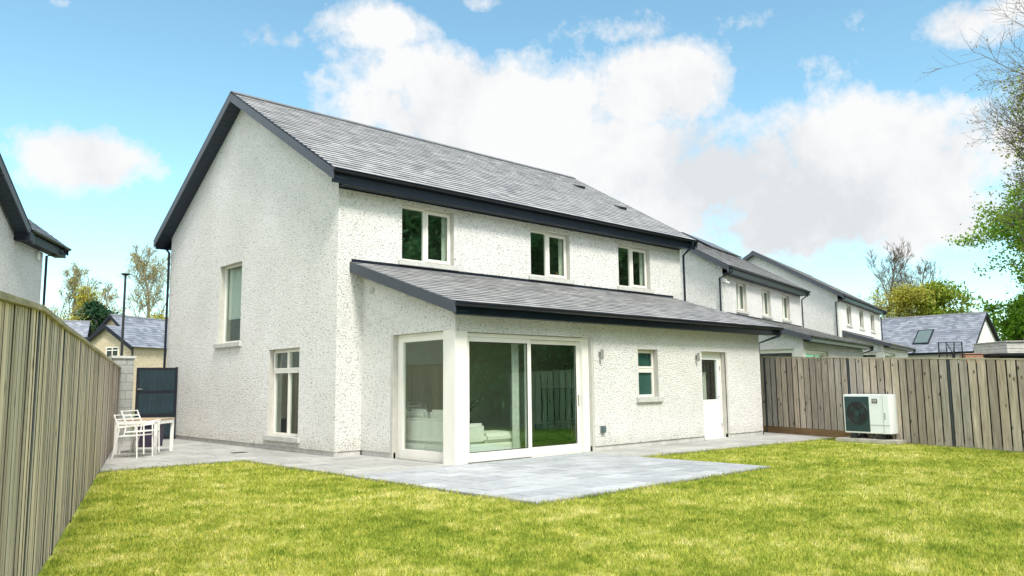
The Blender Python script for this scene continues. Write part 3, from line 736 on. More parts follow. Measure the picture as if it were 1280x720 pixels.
for sg in (1, -1):
    X = lambda s: -HW+sg*(HW-s)
    r_ = random.Random(7)
    rows = 24; Ls = HW+.25
    for i in range(rows):
        s0, s1 = -.25+Ls*i/rows, -.25+Ls*(i+1)/rows+.02
        y = 0.
        while y < 6:
            l = .02; a = y+.002; b_ = y+.298; y += .3
            z0_, z1_ = 5.74+s0*k, 5.74+s1*k
            i0 = len(rf.v); rf.v += [(X(s0), a, z0_+l), (X(s0), b_, z0_+l), (X(s1), b_, z1_), (X(s1), a, z1_), (X(s0), a, z0_), (X(s0), b_, z0_)]
            rf.f += [(i0, i0+1, i0+2, i0+3), (i0, i0+1, i0+5, i0+4)]
slates(rf, .1, 3.15, -.0, 5.74, 3.6, 5.74+3.6*.75, seed=9)
rf.build('roof', 'slate_b', nb, fix=False)
b = MB(); b.box(.0, 3.1, .04, .07, 5.42, 5.72); b.box(0, 3.1, .07, .35, 5.43, 5.45); b.box(-.16, .12, -.05, .34, 5.40, 5.62); b.build('fascia', 'fascia', nb)
b = MB(); b.hexa([(3.1, -.02, 5.5), (3.14, -.02, 5.5), (3.14, 3.6, 8.2), (3.1, 3.6, 8.2), (3.1, -.02, 5.76), (3.14, -.02, 5.76), (3.14, 3.6, 8.46), (3.1, 3.6, 8.46)]); b.build('barge_board', 'fascia', nb)
b = MB(); gutter_run(b, 0, 3.15, -.03, 5.72); b.build('gutter', 'navy', nb, fix=False)
b = MB(); b.tube([(2.75, -.03, 5.66), (2.75, -.03, 5.52), (2.16, .27, 5.34), (2.16, .27, 0)], .036, 12); b.build('downpipe', 'navy', nb, fix=False)
b = MB(); b.box(1.55, 1.72, .29, .35, 5.14, 5.36); b.build('alarm_box', 'white', nb, bevel=.01)

# brick house beyond the gate
bk = gabled('brick_house', 'buff brick house with grey slate roofs seen beyond the dark garden gate', 'house', (16.67, 52.87, 0), R(28), 9, 4.5, 4.18, 6.15, 'brick', 'slate_b', seed=11)
w = MB(); w.face([(-1.5, -.85, 0), (-1.5, 2.97, 0), (-1.5, 2.97, 4.1), (-1.5, 1.06, 5.3), (-1.5, -.85, 4.1)]); w.face([(-1.5, -.85, 0), (2, -.85, 0), (2, -.85, 4.1), (-1.5, -.85, 4.1)])
w.build('wing_wall', 'brick', bk, fix=False)
r = MB(); slates(r, -1.75, 2, -1.15, 3.95, 1.06, 5.35, .25, .35, 5); slates(r, -1.75, 2, 3.27, 3.95, 1.06, 5.35, .25, .35, 6); r.build('wing_roof', 'slate_b', bk, fix=False)
for a, c in ((-1.15, 1.06), (3.27, 1.06)):
    b = MB(); b.hexa([(-1.8, a, 3.75), (-1.74, a, 3.75), (-1.74, c, 5.15), (-1.8, c, 5.15), (-1.8, a, 4.0), (-1.74, a, 4.0), (-1.74, c, 5.4), (-1.8, c, 5.4)]); b.build('barge_board', 'fascia', bk)
flat_window(bk, Plane((-1.5, 0, 0), (0, 1, 0), (-1, 0, 0)), (.1, 1.1, 3.3, 4.0))
flat_window(bk, Plane((0, 0, 0), (1, 0, 0), (0, -1, 0)), (1.45, 2.12, 3.2, 4.02), 0)
b = MB(); b.tube([(.25, -.06, 4.1), (.25, -.06, 0)], .04, 8); b.tube([(-1.4, -.92, 4.0), (-1.4, -.92, 0)], .04, 8); b.build('downpipe', 'navy', bk)

gabled('cottage', 'small white gabled cottage with grey roof far away, left of the brick house', 'house', (20.0, 77.2, 0), R(160), 7, 3.2, 6.0, 7.3, 'dash_b', 'slate_b', seed=13)
bg = gabled('bungalow', 'low white bungalow with long grey slate roof and skylight behind the right fence', 'house', (72.6, 19.6, 0), R(90), 14.5, 7.54, 3.65, 6.59, 'dash_b', 'slate_b', seed=15)
b = MB(); kx = (6.59-3.65)/3.77
def bp(x, y, h): # on the slope facing the garden (local y > D/2)
    n = Vector((0, kx, 1)).normalized(); return Vector((x, y, 6.59-(y-3.77)*kx+.03))+n*h
c = [(3.1, 5.4), (4.3, 5.4), (4.3, 6.9), (3.1, 6.9)]
b.hexa([bp(x, y, 0) for x, y in c]+[bp(x, y, .09) for x, y in c]); sk = b.build('skylight', 'fascia', bg)
c = [(3.2, 5.5), (4.2, 5.5), (4.2, 6.8), (3.2, 6.8)]
b = MB(); b.hexa([bp(x, y, .08) for x, y in c]+[bp(x, y, .10) for x, y in c]); b.build('pane', 'steelgrey', sk)

# ---------------------------------------------------------------- ground, lawn and paving
def sheet(name, poly, z, mat, kind='structure'):
    mb = MB(); mb.face([(x, y, z) for x, y in poly]); o = mb.build(name, mat, fix=False); tag(o, kind=kind); return o
sheet('ground', [(-600, -600), (900, -600), (900, 900), (-600, 900)], -.03, 'ground')
def fl(y): return 1.54+.328*(y-6.97)           # left fence line
def fr(y): return 17.51+(y-4.5)*.3708          # right fence line
sheet('lawn', [(fl(-4), -4), (fr(-4), -4), (fr(9.2), 9.2), (12.0, 9.5), (12.0, 6.7), (6.6, 6.7), (6.6, 14.7), (fl(14.7), 14.7)], 0.0, 'lawn')
sheet('paving_bed', [(fl(14.6), 14.6), (6.55, 14.6), (6.55, 6.65), (12.05, 6.65), (12.05, 9.35), (fr(9.0), 8.8), (fr(11.6), 11.6), (19.6, 24), (fl(24), 24)], .004, 'joint')
def inpoly(x, y, P):
    c = False; n = len(P)
    for i in range(n):
        (x1, y1), (x2, y2) = P[i], P[i-1]
        if (y1 > y) != (y2 > y) and x < (x2-x1)*(y-y1)/(y2-y1)+x1: c = not c
    return c
def clip_rect(x0, x1, y0, y1, fn):
    """clip a slab by a half plane list fn: each (a,b,c) keeps a*x+b*y<=c"""
    P = [(x0, y0), (x1, y0), (x1, y1), (x0, y1)]
    for a, b, c in fn:
        Q = []
        for i in range(len(P)):
            p, q = P[i-1], P[i]; dp, dq = a*p[0]+b*p[1]-c, a*q[0]+b*q[1]-c
            if (dp <= 0) != (dq <= 0):
                t = dp/(dp-dq); Q.append((p[0]+(q[0]-p[0])*t, p[1]+(q[1]-p[1])*t))
            if dq <= 0: Q.append(q)
        P = Q
        if len(P) < 3: return None
    return P
def paving(name, x0, x1, y0, y1, w, h, mat, clips=(), seed=2, top=.026, along='x'):
    r = random.Random(seed); mb = MB(); row = 0; y = y0
    while y < y1-.02:
        ye = min(y+h, y1); x = x0-(w*.5 if row % 2 else 0)-r.uniform(0, .0)
        while x < x1-.01:
            a, b = max(x, x0), min(x+w, x1); x += w
            if b-a < .04: continue
            P = clip_rect(a+.005, b-.005, y+.005, ye-.005, clips)
            if not P: continue
            t = top+r.uniform(-.0015, .0015)
            mb.prism([(px, py, .006) for px, py in P], (0, 0, t-.006))
        y = ye; row += 1
    o = mb.build(name, mat, bevel=0); tag(o, kind='structure'); return o
paving('patio', 6.6, 12.0, 6.7, 10.8, .60, .40, 'patio', seed=5)
paving('side_path', 6.6, 8.7, 10.805, 14.7, .60, .40, 'path', seed=6)
paving('back_path', 12.005, 20.6, 8.6, 10.85, .60, .45, 'path', clips=[(-.075, -1, -(9.4+.075*12.3)), (1, -.3708, 17.51-4.5*.3708-.03)], seed=8)
paving('gable_path', 3.9, 8.1, 14.705, 23.9, .45, .60, 'path', clips=[(-1, .328, -(1.54-.328*6.97)-.03)], seed=7)
paving('end_path', 19.05, 20.9, 10.855, 13.8, .60, .45, 'path', clips=[(1, -.3708, 17.51-4.5*.3708-.03)], seed=9)

# grass blades: dense near the lens side of the lawn, coarser towards the house
g = np.random.default_rng(3)
def on_lawn(x, y, mg=.0):
    k = (x > fl(y)+.04) & (x < fr(y)-.05)
    k &= ~((x > 6.6-mg) & (x < 12.0+mg) & (y > 6.7-mg))
    k &= ~((x >= 12.0) & (y > 9.4-.075*(x-12.3)-mg)) & ~((x > 8.0) & (y > 10))
    k &= (y < 14.7-mg) & (y > -.5)
    k &= ~((x > 17.75) & (y > 7.15) & (y < 8.75) & (x > fr(y)-1.25))
    return k
bx, by, bs = [], [], []
for (d0, d1, dens, sc) in ((3.5, 6.5, 5200, 1.0), (6.5, 9.5, 3400, 1.3), (9.5, 13.5, 2000, 1.7), (13.5, 24, 1100, 2.3)):
    N = int(24*20*dens); 
    for c0 in range(0, N, 400000):
        n = min(400000, N-c0)
        x = g.uniform(-1, 23, n); y = g.uniform(-2, 18, n); d = np.hypot(x, y)
        k = (d >= d0) & (d < d1) & on_lawn(x, y, -.028)
        ang = np.degrees(np.arctan2(y, x)); k &= (ang > 2) & (ang < 92)
        k &= g.random(n) < np.clip(.85+.3*np.sin(x*3.1+np.sin(y*2.3))*np.cos(y*2.7), .6, 1)
        bx.append(x[k]); by.append(y[k]); bs.append(np.full(k.sum(), sc))
bx = np.concatenate(bx); by = np.concatenate(by); bs = np.concatenate(bs); n = len(bx)
print('grass blades', n)
th = g.uniform(0, 2*PI, n); wd = g.uniform(.0022, .0045, n)*bs; ht = g.uniform(.018, .042, n)*(1+.12*(bs-1))
edge = g.random(n) < .02; ht = np.where(edge, ht*1.35, ht)
ht = np.where(~on_lawn(bx, by, .05), ht*1.55, ht)
ln = g.uniform(.15, 1.0, n)*ht; la = g.uniform(0, 2*PI, n)
V = np.zeros((n, 3, 3)); cx, sx = np.cos(th)*wd, np.sin(th)*wd
V[:, 0] = np.stack([bx-cx, by-sx, np.full(n, .0)], 1); V[:, 1] = np.stack([bx+cx, by+sx, np.full(n, .0)], 1)
V[:, 2] = np.stack([bx+ln*np.cos(la), by+ln*np.sin(la), ht], 1)
def np_mesh(name, V, mat, nv=3):
    me = bpy.data.meshes.new(name); nf = V.shape[0]
    me.vertices.add(nf*nv); me.vertices.foreach_set('co', V.reshape(-1).astype(np.float32))
    me.loops.add(nf*nv); me.loops.foreach_set('vertex_index', np.arange(nf*nv, dtype=np.int32))
    me.polygons.add(nf); me.polygons.foreach_set('loop_start', np.arange(0, nf*nv, nv, dtype=np.int32))
    try: me.polygons.foreach_set('loop_total', np.full(nf, nv, dtype=np.int32))
    except Exception: pass
    me.update(calc_edges=True); me.materials.append(M[mat] if isinstance(mat, str) else mat)
    o = bpy.data.objects.new(name, me); COL.objects.link(o); return o
go = np_mesh('grass', V, 'grass'); tag(go, 'short yellow-green mown lawn grass', 'grass', kind='stuff')

# ---------------------------------------------------------------- fences
def add_fence_dir(y0, y1, line):
    a, b = Vector((line(y0), y0, 0)), Vector((line(y1), y1, 0)); d = (b-a); L = d.length; return a, d.normalized(), L
fz = thing('fence', 'tall weathered pale timber board fence along the left side of the lawn', 'fence', (fl(2.2), 2.2, 0), 0)
def fence(root, org, a, d, posts, top, pitch, bw, mats, kick=None, lip=.035, r=random.Random(2), cap_w=.09, inner=1, back=False, capm='rail', jit=.006, thk=.009, pw=.018):
    """posts = distances along d; inner = side (+1/-1) that faces the lawn"""
    nrm = Vector((-d.y, d.x, 0))*inner
    off = a-Vector(org)
    for i in range(len(posts)-1):
        s0, s1 = posts[i]+.03, posts[i+1]-.03
        n = max(1, round((s1-s0)/pitch)); pt = (s1-s0)/n; mb = MB()
        for k in range(n):
            c = s0+(k+.5)*pt; w = bw*pt/pitch/2*(1+r.uniform(-.04, .04)); z1 = top(c)-.03
            z0 = .20 if (kick and i in kick) else .02+r.uniform(0, .012)
            dd = r.uniform(-jit, jit)
            mb.obox(off+d*c+nrm*(.012+dd)+Vector((0, 0, (z0+z1)/2)), d*w, nrm*thk, Vector((r.uniform(-.003, .003), 0, (z1-z0)/2)))
        p = mb.build('fence_panel', mats, root, fix=False)
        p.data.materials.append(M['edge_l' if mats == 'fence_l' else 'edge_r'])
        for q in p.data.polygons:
            if q.index % 6 in (3, 5): q.material_index = 1  # shade between boards put into the colour of their side faces
        bk_ = MB(); z1 = (top(s0)+top(s1))/2-.06
        if back:
            bk_.obox(off+d*(s0+s1)/2-nrm*.022+Vector((0, 0, z1/2+.05)), d*(s1-s0)/2, nrm*.006, Vector((0, 0, z1/2-.05)))
        for zz in (.35, 1.0, 1.65): bk_.obox(off+d*(s0+s1)/2-nrm*.05+Vector((0, 0, zz)), d*(s1-s0)/2, nrm*.02, Vector((0, 0, .04)))
        bk_.build('backing_board', 'fence_back', p, fix=False)
        cp = MB(); A, B_ = off+d*(s0-.03)+Vector((0, 0, top(s0)-.012)), off+d*(s1+.03)+Vector((0, 0, top(s1)-.012)); cp.bar(A, B_, cap_w, lip)
        cp.build('capping_rail', capm, p)
        if kick and i in kick:
            kb = MB(); kb.obox(off+d*(s0+s1)/2+nrm*.012+Vector((0, 0, .10)), d*(s1-s0)/2, nrm*.02, Vector((0, 0, .095))); kb.build('gravel_board', 'gravel', root)
    for s in posts:
        ps = MB(); h = top(s)-.035
        ps.obox(off+d*s-nrm*.02+Vector((0, 0, h/2)), d*.028, nrm*.045, Vector((0, 0, h/2))); ps.build('post', 'post', root, bevel=.004)
a, d, L = add_fence_dir(2.2, 23.3, fl)
sp = 1.8; s6 = (6.06-2.2)/.9502
posts = [s6+sp*k for k in range(-2, 20) if 0 <= s6+sp*k < L-.3]+[L]
fence(fz, (fl(2.2), 2.2, 0), a, d, posts, lambda s: 1.96+.01*math.sin(s*1.7)-.05*max(0, s6-s), .080, .071, 'fence_l', inner=-1, jit=.003, thk=.006)
fz.name = 'fence'
fy0 = 11.75
f2 = thing('fence', 'grey knotty vertical board fence with dark steel posts behind the heat pump', 'fence', (fr(fy0), fy0, 0), 0)
a = Vector((fr(fy0), fy0, 0)); b = Vector((fr(0), 0, 0)); d = (b-a).normalized()
ys_ = [11.75, 11.2, 8.40, 5.86, 3.3]
posts = [(fy0-y)/abs(d.y) for y in ys_]
fence(f2, (fr(fy0), fy0, 0), a, d, posts, lambda s: 2.10-.042*max(0, s-.5), .205, .178, 'fence_r', kick=(0, 1), inner=-1, lip=.03, cap_w=.08, back=True, r=random.Random(8), jit=.004)

# gate and block pier beside the gable
gt = thing('garden_gate', 'tall dark teal panelled side gate between the block pier and the house', 'gate', (6.98, 22.2, 0))
W = 1.06; b = MB()
b.box(0, .06, -.03, .03, .05, 1.96); b.box(W-.06, W, -.03, .03, .03, 1.98); b.box(.06, W-.06, -.03, .03, 1.90, 1.96); b.box(.06, W-.06, -.03, .03, .05, .11)
b.box(.06, W-.06, -.028, .028, 1.28, 1.34); b.box(.06, W-.06, -.028, .028, .66, .72); b.build('gate_frame', 'gateframe', gt, bevel=.004)
for z0, z1 in ((.11, .66), (.72, 1.28), (1.34, 1.90)):
    b = MB(); b.box(.06, W-.06, -.012, .012, z0, z1); n = 8
    for k in range(n): x = .07+k*(W-.14)/n; b.box(x, x+(W-.14)/n-.012, -.018, -.012, z0+.005, z1-.005)
    b.build('gate_panel', 'gate', gt)
b = MB(); b.box(.01, .10, -.055, -.031, 1.37, 1.40); b.tube([(.05, -.035, 1.385), (.05, -.075, 1.385), (.13, -.075, 1.385)], .009, 8); b.build('latch', 'metal', gt)
pr = thing('block_pier', 'short grey concrete block wall with flat coping at the end of the left fence', 'wall', (6.3, 22.3, 0))
b = MB(); b.box(.12, .63, 0, .2, 0, 2.20); b.build('blockwork', 'block', pr, bevel=.004)
b = MB(); b.box(.06, .67, -.05, .25, 2.20, 2.27); b.build('coping', 'sill', pr, bevel=.008)

# street lamp beyond
lp = thing('lamp_post', 'slender black street lamp post rising behind the block pier', 'lamp post', (9.96, 33.63, 0))
b = MB(); b.tube([(0, 0, 0), (0, 0, 1.2), (0, 0, 5.95)], [.075, .06, .045], 12); b.build('post', 'black', lp)
b = MB(); b.tube([(0, 0, 5.94), (0, 0, 6.0), (0, 0, 6.03), (0, 0, 6.05)], [.05, .17, .17, .05], 16); b.build('lamp_head', 'black', lp)

# ---------------------------------------------------------------- heat pump
PD = thing('concrete_pad', 'low rough concrete plinth slab under the white heat pump', 'slab', (18.52, 7.72, 0), R(-8))
b = MB(); b.box(-.42, .42, -.78, .72, 0, .085); b.build('slab', 'conc', PD, bevel=.012)
hp = thing('heat_pump', 'white outdoor heat pump unit with dark round fan grille on a concrete slab', 'heat pump', (18.44, 7.72, .088), R(-8))
# local: front faces -x, width along y (camera-left = +y)
HWD = .555; zb_, zt_ = .12, 1.0; xf, xk = -.20, .20
b = MB(); b.box(xf, xk, -HWD, HWD, zb_, zt_); b.build('casing', 'pumpw', hp, bevel=.012)
b = MB(); b.box(xf-.004, xf+.01, -.085, HWD-.025, zb_+.03, zt_-.045)
b.build('front_panel', 'pumpg', hp, bevel=.006)
cy, cz, rr = .215, .57, .26
b = MB(); n = 40
ringo = [(xf-.005, cy+math.cos(2*PI*i/n)*rr, cz+math.sin(2*PI*i/n)*rr) for i in range(n)]
b.prism(ringo, (-.002, 0, 0)); b.build('fan_recess', 'black', hp)
b = MB()
for rad in (rr, rr*.78, rr*.56, rr*.34):
    pts = [(xf-.016, cy+math.cos(2*PI*i/n)*rad, cz+math.sin(2*PI*i/n)*rad) for i in range(n+1)]
    b.tube(pts, .007 if rad == rr else .003, 6, caps=False)
for i in range(12):
    t = 2*PI*i/12; b.bar((xf-.016, cy+math.cos(t)*.05, cz+math.sin(t)*.05), (xf-.016, cy+math.cos(t)*rr, cz+math.sin(t)*rr), .004)
for i in range(5): b.bar((xf-.018, cy-.21, cz-.16+i*.08), (xf-.018, cy+.21, cz-.16+i*.08), .005)
b.build('fan_grille', 'pumpgb', hp)
b = MB(); b.tube([(xf-.008, cy, cz), (xf-.022, cy, cz)], .06, 20)
for i in range(3):
    t = 2*PI*i/3+.5; A = Vector((0, math.cos(t), math.sin(t))); Bv = Vector((0, -math.sin(t), math.cos(t))); o_ = Vector((xf-.010, cy, cz))
    b.face([o_+A*.05-Bv*.03, o_+A*.2-Bv*.02, o_+A*.21+Bv*.09, o_+A*.06+Bv*.06])
b.build('fan', 'pumpg', hp)
b = MB(); b.box(xf-.006, xf, -.28, -.155, .80, .90); bd = b.build('badge', 'black', hp)
b = MB()
for i, (a_, w_) in enumerate(((0, .012), (.02, .018), (.046, .012), (.065, .02))): b.box(xf-.009, xf-.006, -.175-a_-w_, -.175-a_, .862, .882)
b.box(xf-.009, xf-.006, -.265, -.17, .835, .843); b.box(xf-.009, xf-.006, -.255, -.18, .820, .826); b.build('badge_mark', 'white', bd)
b = MB(); b.box(xf-.005, xf, -HWD+.004, -.09, zb_+.19, zb_+.196); b.box(xf-.004, xf, -.405, -.402, zb_+.02, zt_-.03); b.build('panel_seam', 'steelgrey', hp)
b = MB()
for i in range(5): b.box(xf-.006, xf, -.45-(i % 2)*.006, -.43-(i % 2)*.006, .44+i*.032, .46+i*.032)
b.build('side_mark', 'steelgrey', hp)
for fy in (-.30, .33):
    for fx in (-.16, .16):
        b = MB(); b.box(fx-.06, fx+.06, fy-.09, fy+.09, 0, .055); b.box(fx-.04, fx+.04, fy-.06, fy+.06, .055, .12); b.build('foot', 'rubber', hp, bevel=.008)
for py_ in (-.30, -.40):
    b = MB(); b.tube([(xk-.01, py_, .30), (xk+.07, py_, .30), (xk+.12, py_, .24), (xk+.12, py_, .0)], .028, 10); b.build('lagged_pipe', 'rubber', hp, smooth=True)
b = MB(); b.tube([(xk-.01, -.18, .42), (xk+.1, -.24, .40), (xk+.17, -.3, .2), (xk+.17, -.42, .02)], .010, 8); b.build('cable', 'rubber', hp, smooth=True)
tp = thing('timber_offcut', 'leaning brown timber and bark offcuts stacked beside the heat pump slab', 'timber', (18.68, 6.80, 0), R(-12))
b = MB(); b.obox((0, 0, .16), (.10, .015, 0), (-.01, .07, 0), (.03, .02, .16)); b.obox((.02, .03, .37), (.16, 0, .05), (0, .12, .0), (-.004, 0, .014)); b.obox((.0, .05, .33), (.14, 0, .04), (0, .10, .0), (-.004, 0, .012)); b.obox((-.02, .12, .28), (.15, 0, .02), (0, .07, .02), (-.004, 0, .012))
b.build('board', 'gravel', tp); b = MB()
for i in range(30):
    r_ = random.Random(i); b.obox((r_.uniform(-.22, .2), r_.uniform(-.16, .16), .015+r_.uniform(0, .05)), (.03, .01, .005), (-.005, .02, 0), (0, .004, .012))
b.build('bark_chip', 'soil', tp)

# ---------------------------------------------------------------- table, stacked chairs, storage bin
tb = thing('garden_table', 'white metal outdoor table with teak slatted top beside the left fence', 'table', (5.93, 17.42, .026), R(-43))
# local x: to the camera's right; near right leg at origin
TW, TD, TH = .90, .85, .73
for lx, ly in ((-.03, .03), (-TW+.03, .03), (-.03, TD-.03), (-TW+.03, TD-.03)):
    b = MB(); b.box(lx-.03, lx+.03, ly-.03, ly+.03, 0, TH-.05); b.build('leg', 'white', tb, bevel=.004)
b = MB(); b.box(-TW, 0, 0, .03, TH-.11, TH-.03); b.box(-TW, 0, TD-.03, TD, TH-.11, TH-.03); b.box(-TW, -TW+.03, .03, TD-.03, TH-.11, TH-.03); b.box(-.03, 0, .03, TD-.03, TH-.11, TH-.03); b.build('apron', 'white', tb)
b = MB()
for k in range(8): y = -.01+k*(TD+.02)/8; b.box(-TW-.01, .01, y, y+(TD+.02)/8-.008, TH-.028, TH)
b.build('tabletop', 'woodtop', tb, bevel=.003)
def make_chair(label, loc, rz):
    c = thing('stacking_chair', label, 'chair', loc, rz, 'white garden chairs stacked by the fence')
    # local x = facing direction, y = to its left; origin at rear right foot
    Wd = .54; t = .019
    for y in (0, Wd):
        b = MB(); b.bar((0, y, 0), (.14, y, .62), t); b.build('leg', 'white', c)
        b = MB(); b.bar((.53, y, 0), (.50, y, .645), t); b.build('leg', 'white', c)
        b = MB(); b.bar((.10, y, .60), (.53, y, .655), t+.012, .022); b.bar((.12, y, .60), (-.0, y, .86), t); b.build('armrest', 'white', c)
    b = MB(); b.bar((.0, 0, .85), (.0, Wd, .85), t)
    for k in range(3): z = .62+k*.07; b.bar((.11-k*.033, 0, z), (.11-k*.033, Wd, z), .012, .03)
    b.build('backrest', 'white', c)
    b = MB(); b.bar((.11, 0, .43), (.52, 0, .45), t); b.bar((.11, Wd, .43), (.52, Wd, .45), t); b.bar((.11, 0, .43), (.11, Wd, .43), t); b.bar((.52, 0, .45), (.52, Wd, .45), t)
    for k in range(6): x = .15+k*.062; b.bar((x, 0, .44+k*.002), (x, Wd, .44+k*.002), .045, .012)
    b.build('seat', 'white', c)
    return c
c1 = make_chair('lower white open-frame garden chair of the stacked pair by the fence', (4.96, 17.03, .026), R(-50))
c2 = copy_tree(c1); c2['label'] = 'upper white open-frame garden chair nested onto the stacked pair by the fence'
c2.location = (5.12, 17.13, .10); 
sb = thing('storage_box', 'dark plum plastic storage box on the paving behind the garden table', 'box', (6.62, 19.52, .026), R(-43))
b = MB(); b.hexa([(-.40, 0, 0), (0, 0, 0), (0, .4, 0), (-.40, .4, 0), (-.42, -.02, .48), (.02, -.02, .48), (.02, .42, .48), (-.42, .42, .48)]); b.build('body', 'plum', sb, bevel=.01)
b = MB(); b.box(-.44, .04, -.04, .44, .48, .53); b.build('lid', 'plum', sb, bevel=.01)

dc = thing('drain_cover', 'small dark drain grating set in the paving near the gable', 'drain', (7.27, 16.35, .027), R(0))
b = MB(); frame_ring(Plane((0, 0, 0), (1, 0, 0), (0, -1, 0)), b, 0, 0, 0, 0, 0, 0, 0) if False else b.box(-.16, .16, -.10, .10, 0, .006); b.build('rim', 'joint', dc)
b = MB()
for k in range(7): b.box(-.14+k*.041, -.14+k*.041+.022, -.085, .085, .0065, .010)
b.build('grate', 'black', dc)

# ---------------------------------------------------------------- living room contents
so = thing('sofa', 'pale upholstered corner sofa with long chaise cushion behind the corner glazing', 'sofa', (9.0, 11.28, .022))
b = MB(); b.box(0, 1.72, 0, .82, .10, .28); b.box(.0, .9, .82, 2.3, .10, .28); b.build('base', 'sofa', so, bevel=.02)
b = MB(); b.box(0, .24, .0, 2.3, .28, .76); b.build('backrest', 'sofa', so, bevel=.06)
b = MB(); b.box(.24, .80, .0, .22, .28, .66); b.build('armrest', 'sofa', so, bevel=.05)
b = MB(); b.box(.82, 1.74, .02, .8, .285, .47); b.build('seat_cushion', 'sofa', so, bevel=.06)
b = MB(); b.box(.25, .9, .82, 2.28, .285, .46); b.build('seat_cushion', 'sofa', so, bevel=.05)
for y in (.3, .95, 1.6):
    b = MB(); b.hexa([(.2, y, .46), (.42, y, .46), (.42, y+.6, .46), (.2, y+.6, .46), (.1, y+.04, .92), (.24, y+.04, .92), (.24, y+.56, .92), (.1, y+.56, .92)]); b.build('cushion', 'sofa', so, bevel=.05)
for x, y in ((.05, .05), (1.66, .05), (1.66, .76), (.05, 2.2)):
    b = MB(); b.tube([(x, y, 0), (x, y, .10)], .02, 8); b.build('leg', 'black', so)
tv = thing('television', 'large black flat-screen television on the low stand behind the sliding door', 'television', (14.35, 13.60, .44))
b = MB(); b.box(-.73, .73, -.02, .02, .05, .86); b.build('bezel', 'black', tv, bevel=.006)
b = MB(); b.box(-.715, .715, -.0225, -.0205, .065, .845); b.build('screen', 'screen', tv)
b = MB(); b.box(-.35, -.31, -.12, .12, 0, .012); b.box(.31, .35, -.12, .12, 0, .012); b.box(-.34, -.32, -.01, .01, .012, .06); b.box(.32, .34, -.01, .01, .012, .06); b.build('stand', 'black', tv)
us = thing('media_unit', 'low open media stand with a wicker drawer under the television', 'cabinet', (14.35, 13.58, .022))
b = MB(); b.box(-.80, .80, -.2, .2, .385, .415); b.box(-.80, .05, -.2, .2, .19, .205); b.box(-.8, .8, -.2, .2, .03, .05)
for x in (-.80, 0.03, .77): b.box(x, x+.03, -.2, .2, .0, .385)
b.build('carcass', 'black', us)
b = MB(); b.box(.07, .76, -.21, .18, .055, .38); b.build('drawer', 'woodtop', us, bevel=.008)
pf = thing('picture_frame', 'small white tilted picture frame on the media stand beside the television', 'picture frame', (15.02, 13.46, .44), R(20))
b = MB(); frame_ring(Plane((0, 0, 0), (1, 0, 0), (0, -1, 0)), b, -.10, .10, 0, .36, .025, 0, .02); b.build('frame', 'white', pf)
b = MB(); b.box(-.08, .08, .008, .012, .02, .34); b.build('picture', 'steelgrey', pf)
st = thing('side_table', 'small dark side table behind the sofa chaise', 'table', (10.7, 12.9, .022))
b = MB(); b.tube([(0, 0, .50), (0, 0, .53)], .27, 24); b.build('tabletop', 'black', st)
for k in range(3):
    t = 2*PI*k/3; b = MB(); b.bar((.06*math.cos(t), .06*math.sin(t), .5), (.2*math.cos(t), .2*math.sin(t), 0), .025); b.build('leg', 'black', st)
vs = thing('flower_vase', 'dark vase of small white blossoms on the indoor side table', 'vase', (10.7, 12.9, .554))
b = MB(); b.tube([(0, 0, 0), (0, 0, .08), (0, 0, .18), (0, 0, .22)], [.05, .08, .05, .06], 16); b.build('vase', 'black', vs)
b = MB(); fl_ = MB(); r_ = random.Random(12)
for k in range(26):
    a_ = r_.uniform(0, 2*PI); q = r_.uniform(.1, .36); h_ = r_.uniform(.3, .62); e = Vector((q*math.cos(a_), q*math.sin(a_), h_))
    b.tube([(0, 0, .2), (e.x*.4, e.y*.4, .2+h_*.4), e], [.004, .003, .002], 4)
    for j in range(5):
        c = e+Vector((r_.uniform(-.05, .05), r_.uniform(-.05, .05), r_.uniform(-.06, .06))); s_ = .018
        u_ = Vector((r_.uniform(-1, 1), r_.uniform(-1, 1), r_.uniform(-1, 1))).normalized()*s_; w_ = u_.orthogonal().normalized()*s_
        fl_.face([c-u_, c-w_, c+u_, c+w_])
b.build('stems', 'leaf_d', vs); fl_.build('blossom', 'petal', vs, fix=False)
bt = thing('bottle', 'small amber bottle on the inner sill of the middle upstairs window', 'bottle', (14.72, 14.06, 4.105))
b = MB(); b.tube([(0, 0, 0), (0, 0, .12), (0, 0, .15), (0, 0, .20)], [.035, .035, .014, .014], 12); b.build('body', 'amber', bt)

# ---------------------------------------------------------------- beyond the right fence
hoop = thing('basketball_hoop', 'black-framed basketball backboard seen from behind above the right fence', 'basketball hoop', (28.40, 9.14, 0), R(-43))
b = MB(); f_ = Plane((0, 0, 0), (1, 0, 0), (0, -1, 0)); frame_ring(f_, b, -.40, .40, 2.05, 2.65, .025, 0, .03); b.bar((-.13, .02, 2.05), (-.13, .02, 2.65), .02); b.bar((.13, .02, 2.05), (.13, .02, 2.65), .02); b.bar((-.13, .02, 2.45), (.13, .02, 2.45), .02); b.build('backboard_frame', 'black', hoop)
b = MB(); b.face([(-.38, .035, 2.07), (.38, .035, 2.07), (.38, .035, 2.63), (-.38, .035, 2.63)]); b.build('backboard', glass_mat('clear_acrylic', (.88, .9, .9), .04), hoop)
b = MB(); b.bar((-.13, -.02, 2.6), (0, -.12, 2.25), .025); b.bar((.13, -.02, 2.6), (0, -.12, 2.25), .025); b.tube([(0, -.12, 0), (0, -.12, 2.3)], .035, 10); b.build('pole', 'black', hoop)
b = MB(); b.tube([(.2*math.cos(t*PI/8), .27+.2*math.sin(t*PI/8), 2.2) for t in range(17)], .009, 6, caps=False); b.build('rim', 'gravel', hoop)
sh = thing('garden_shed', 'pale horizontally boarded shed top showing over the far right of the fence', 'shed', (32.05, 8.47, 0), R(-43))
b = MB()
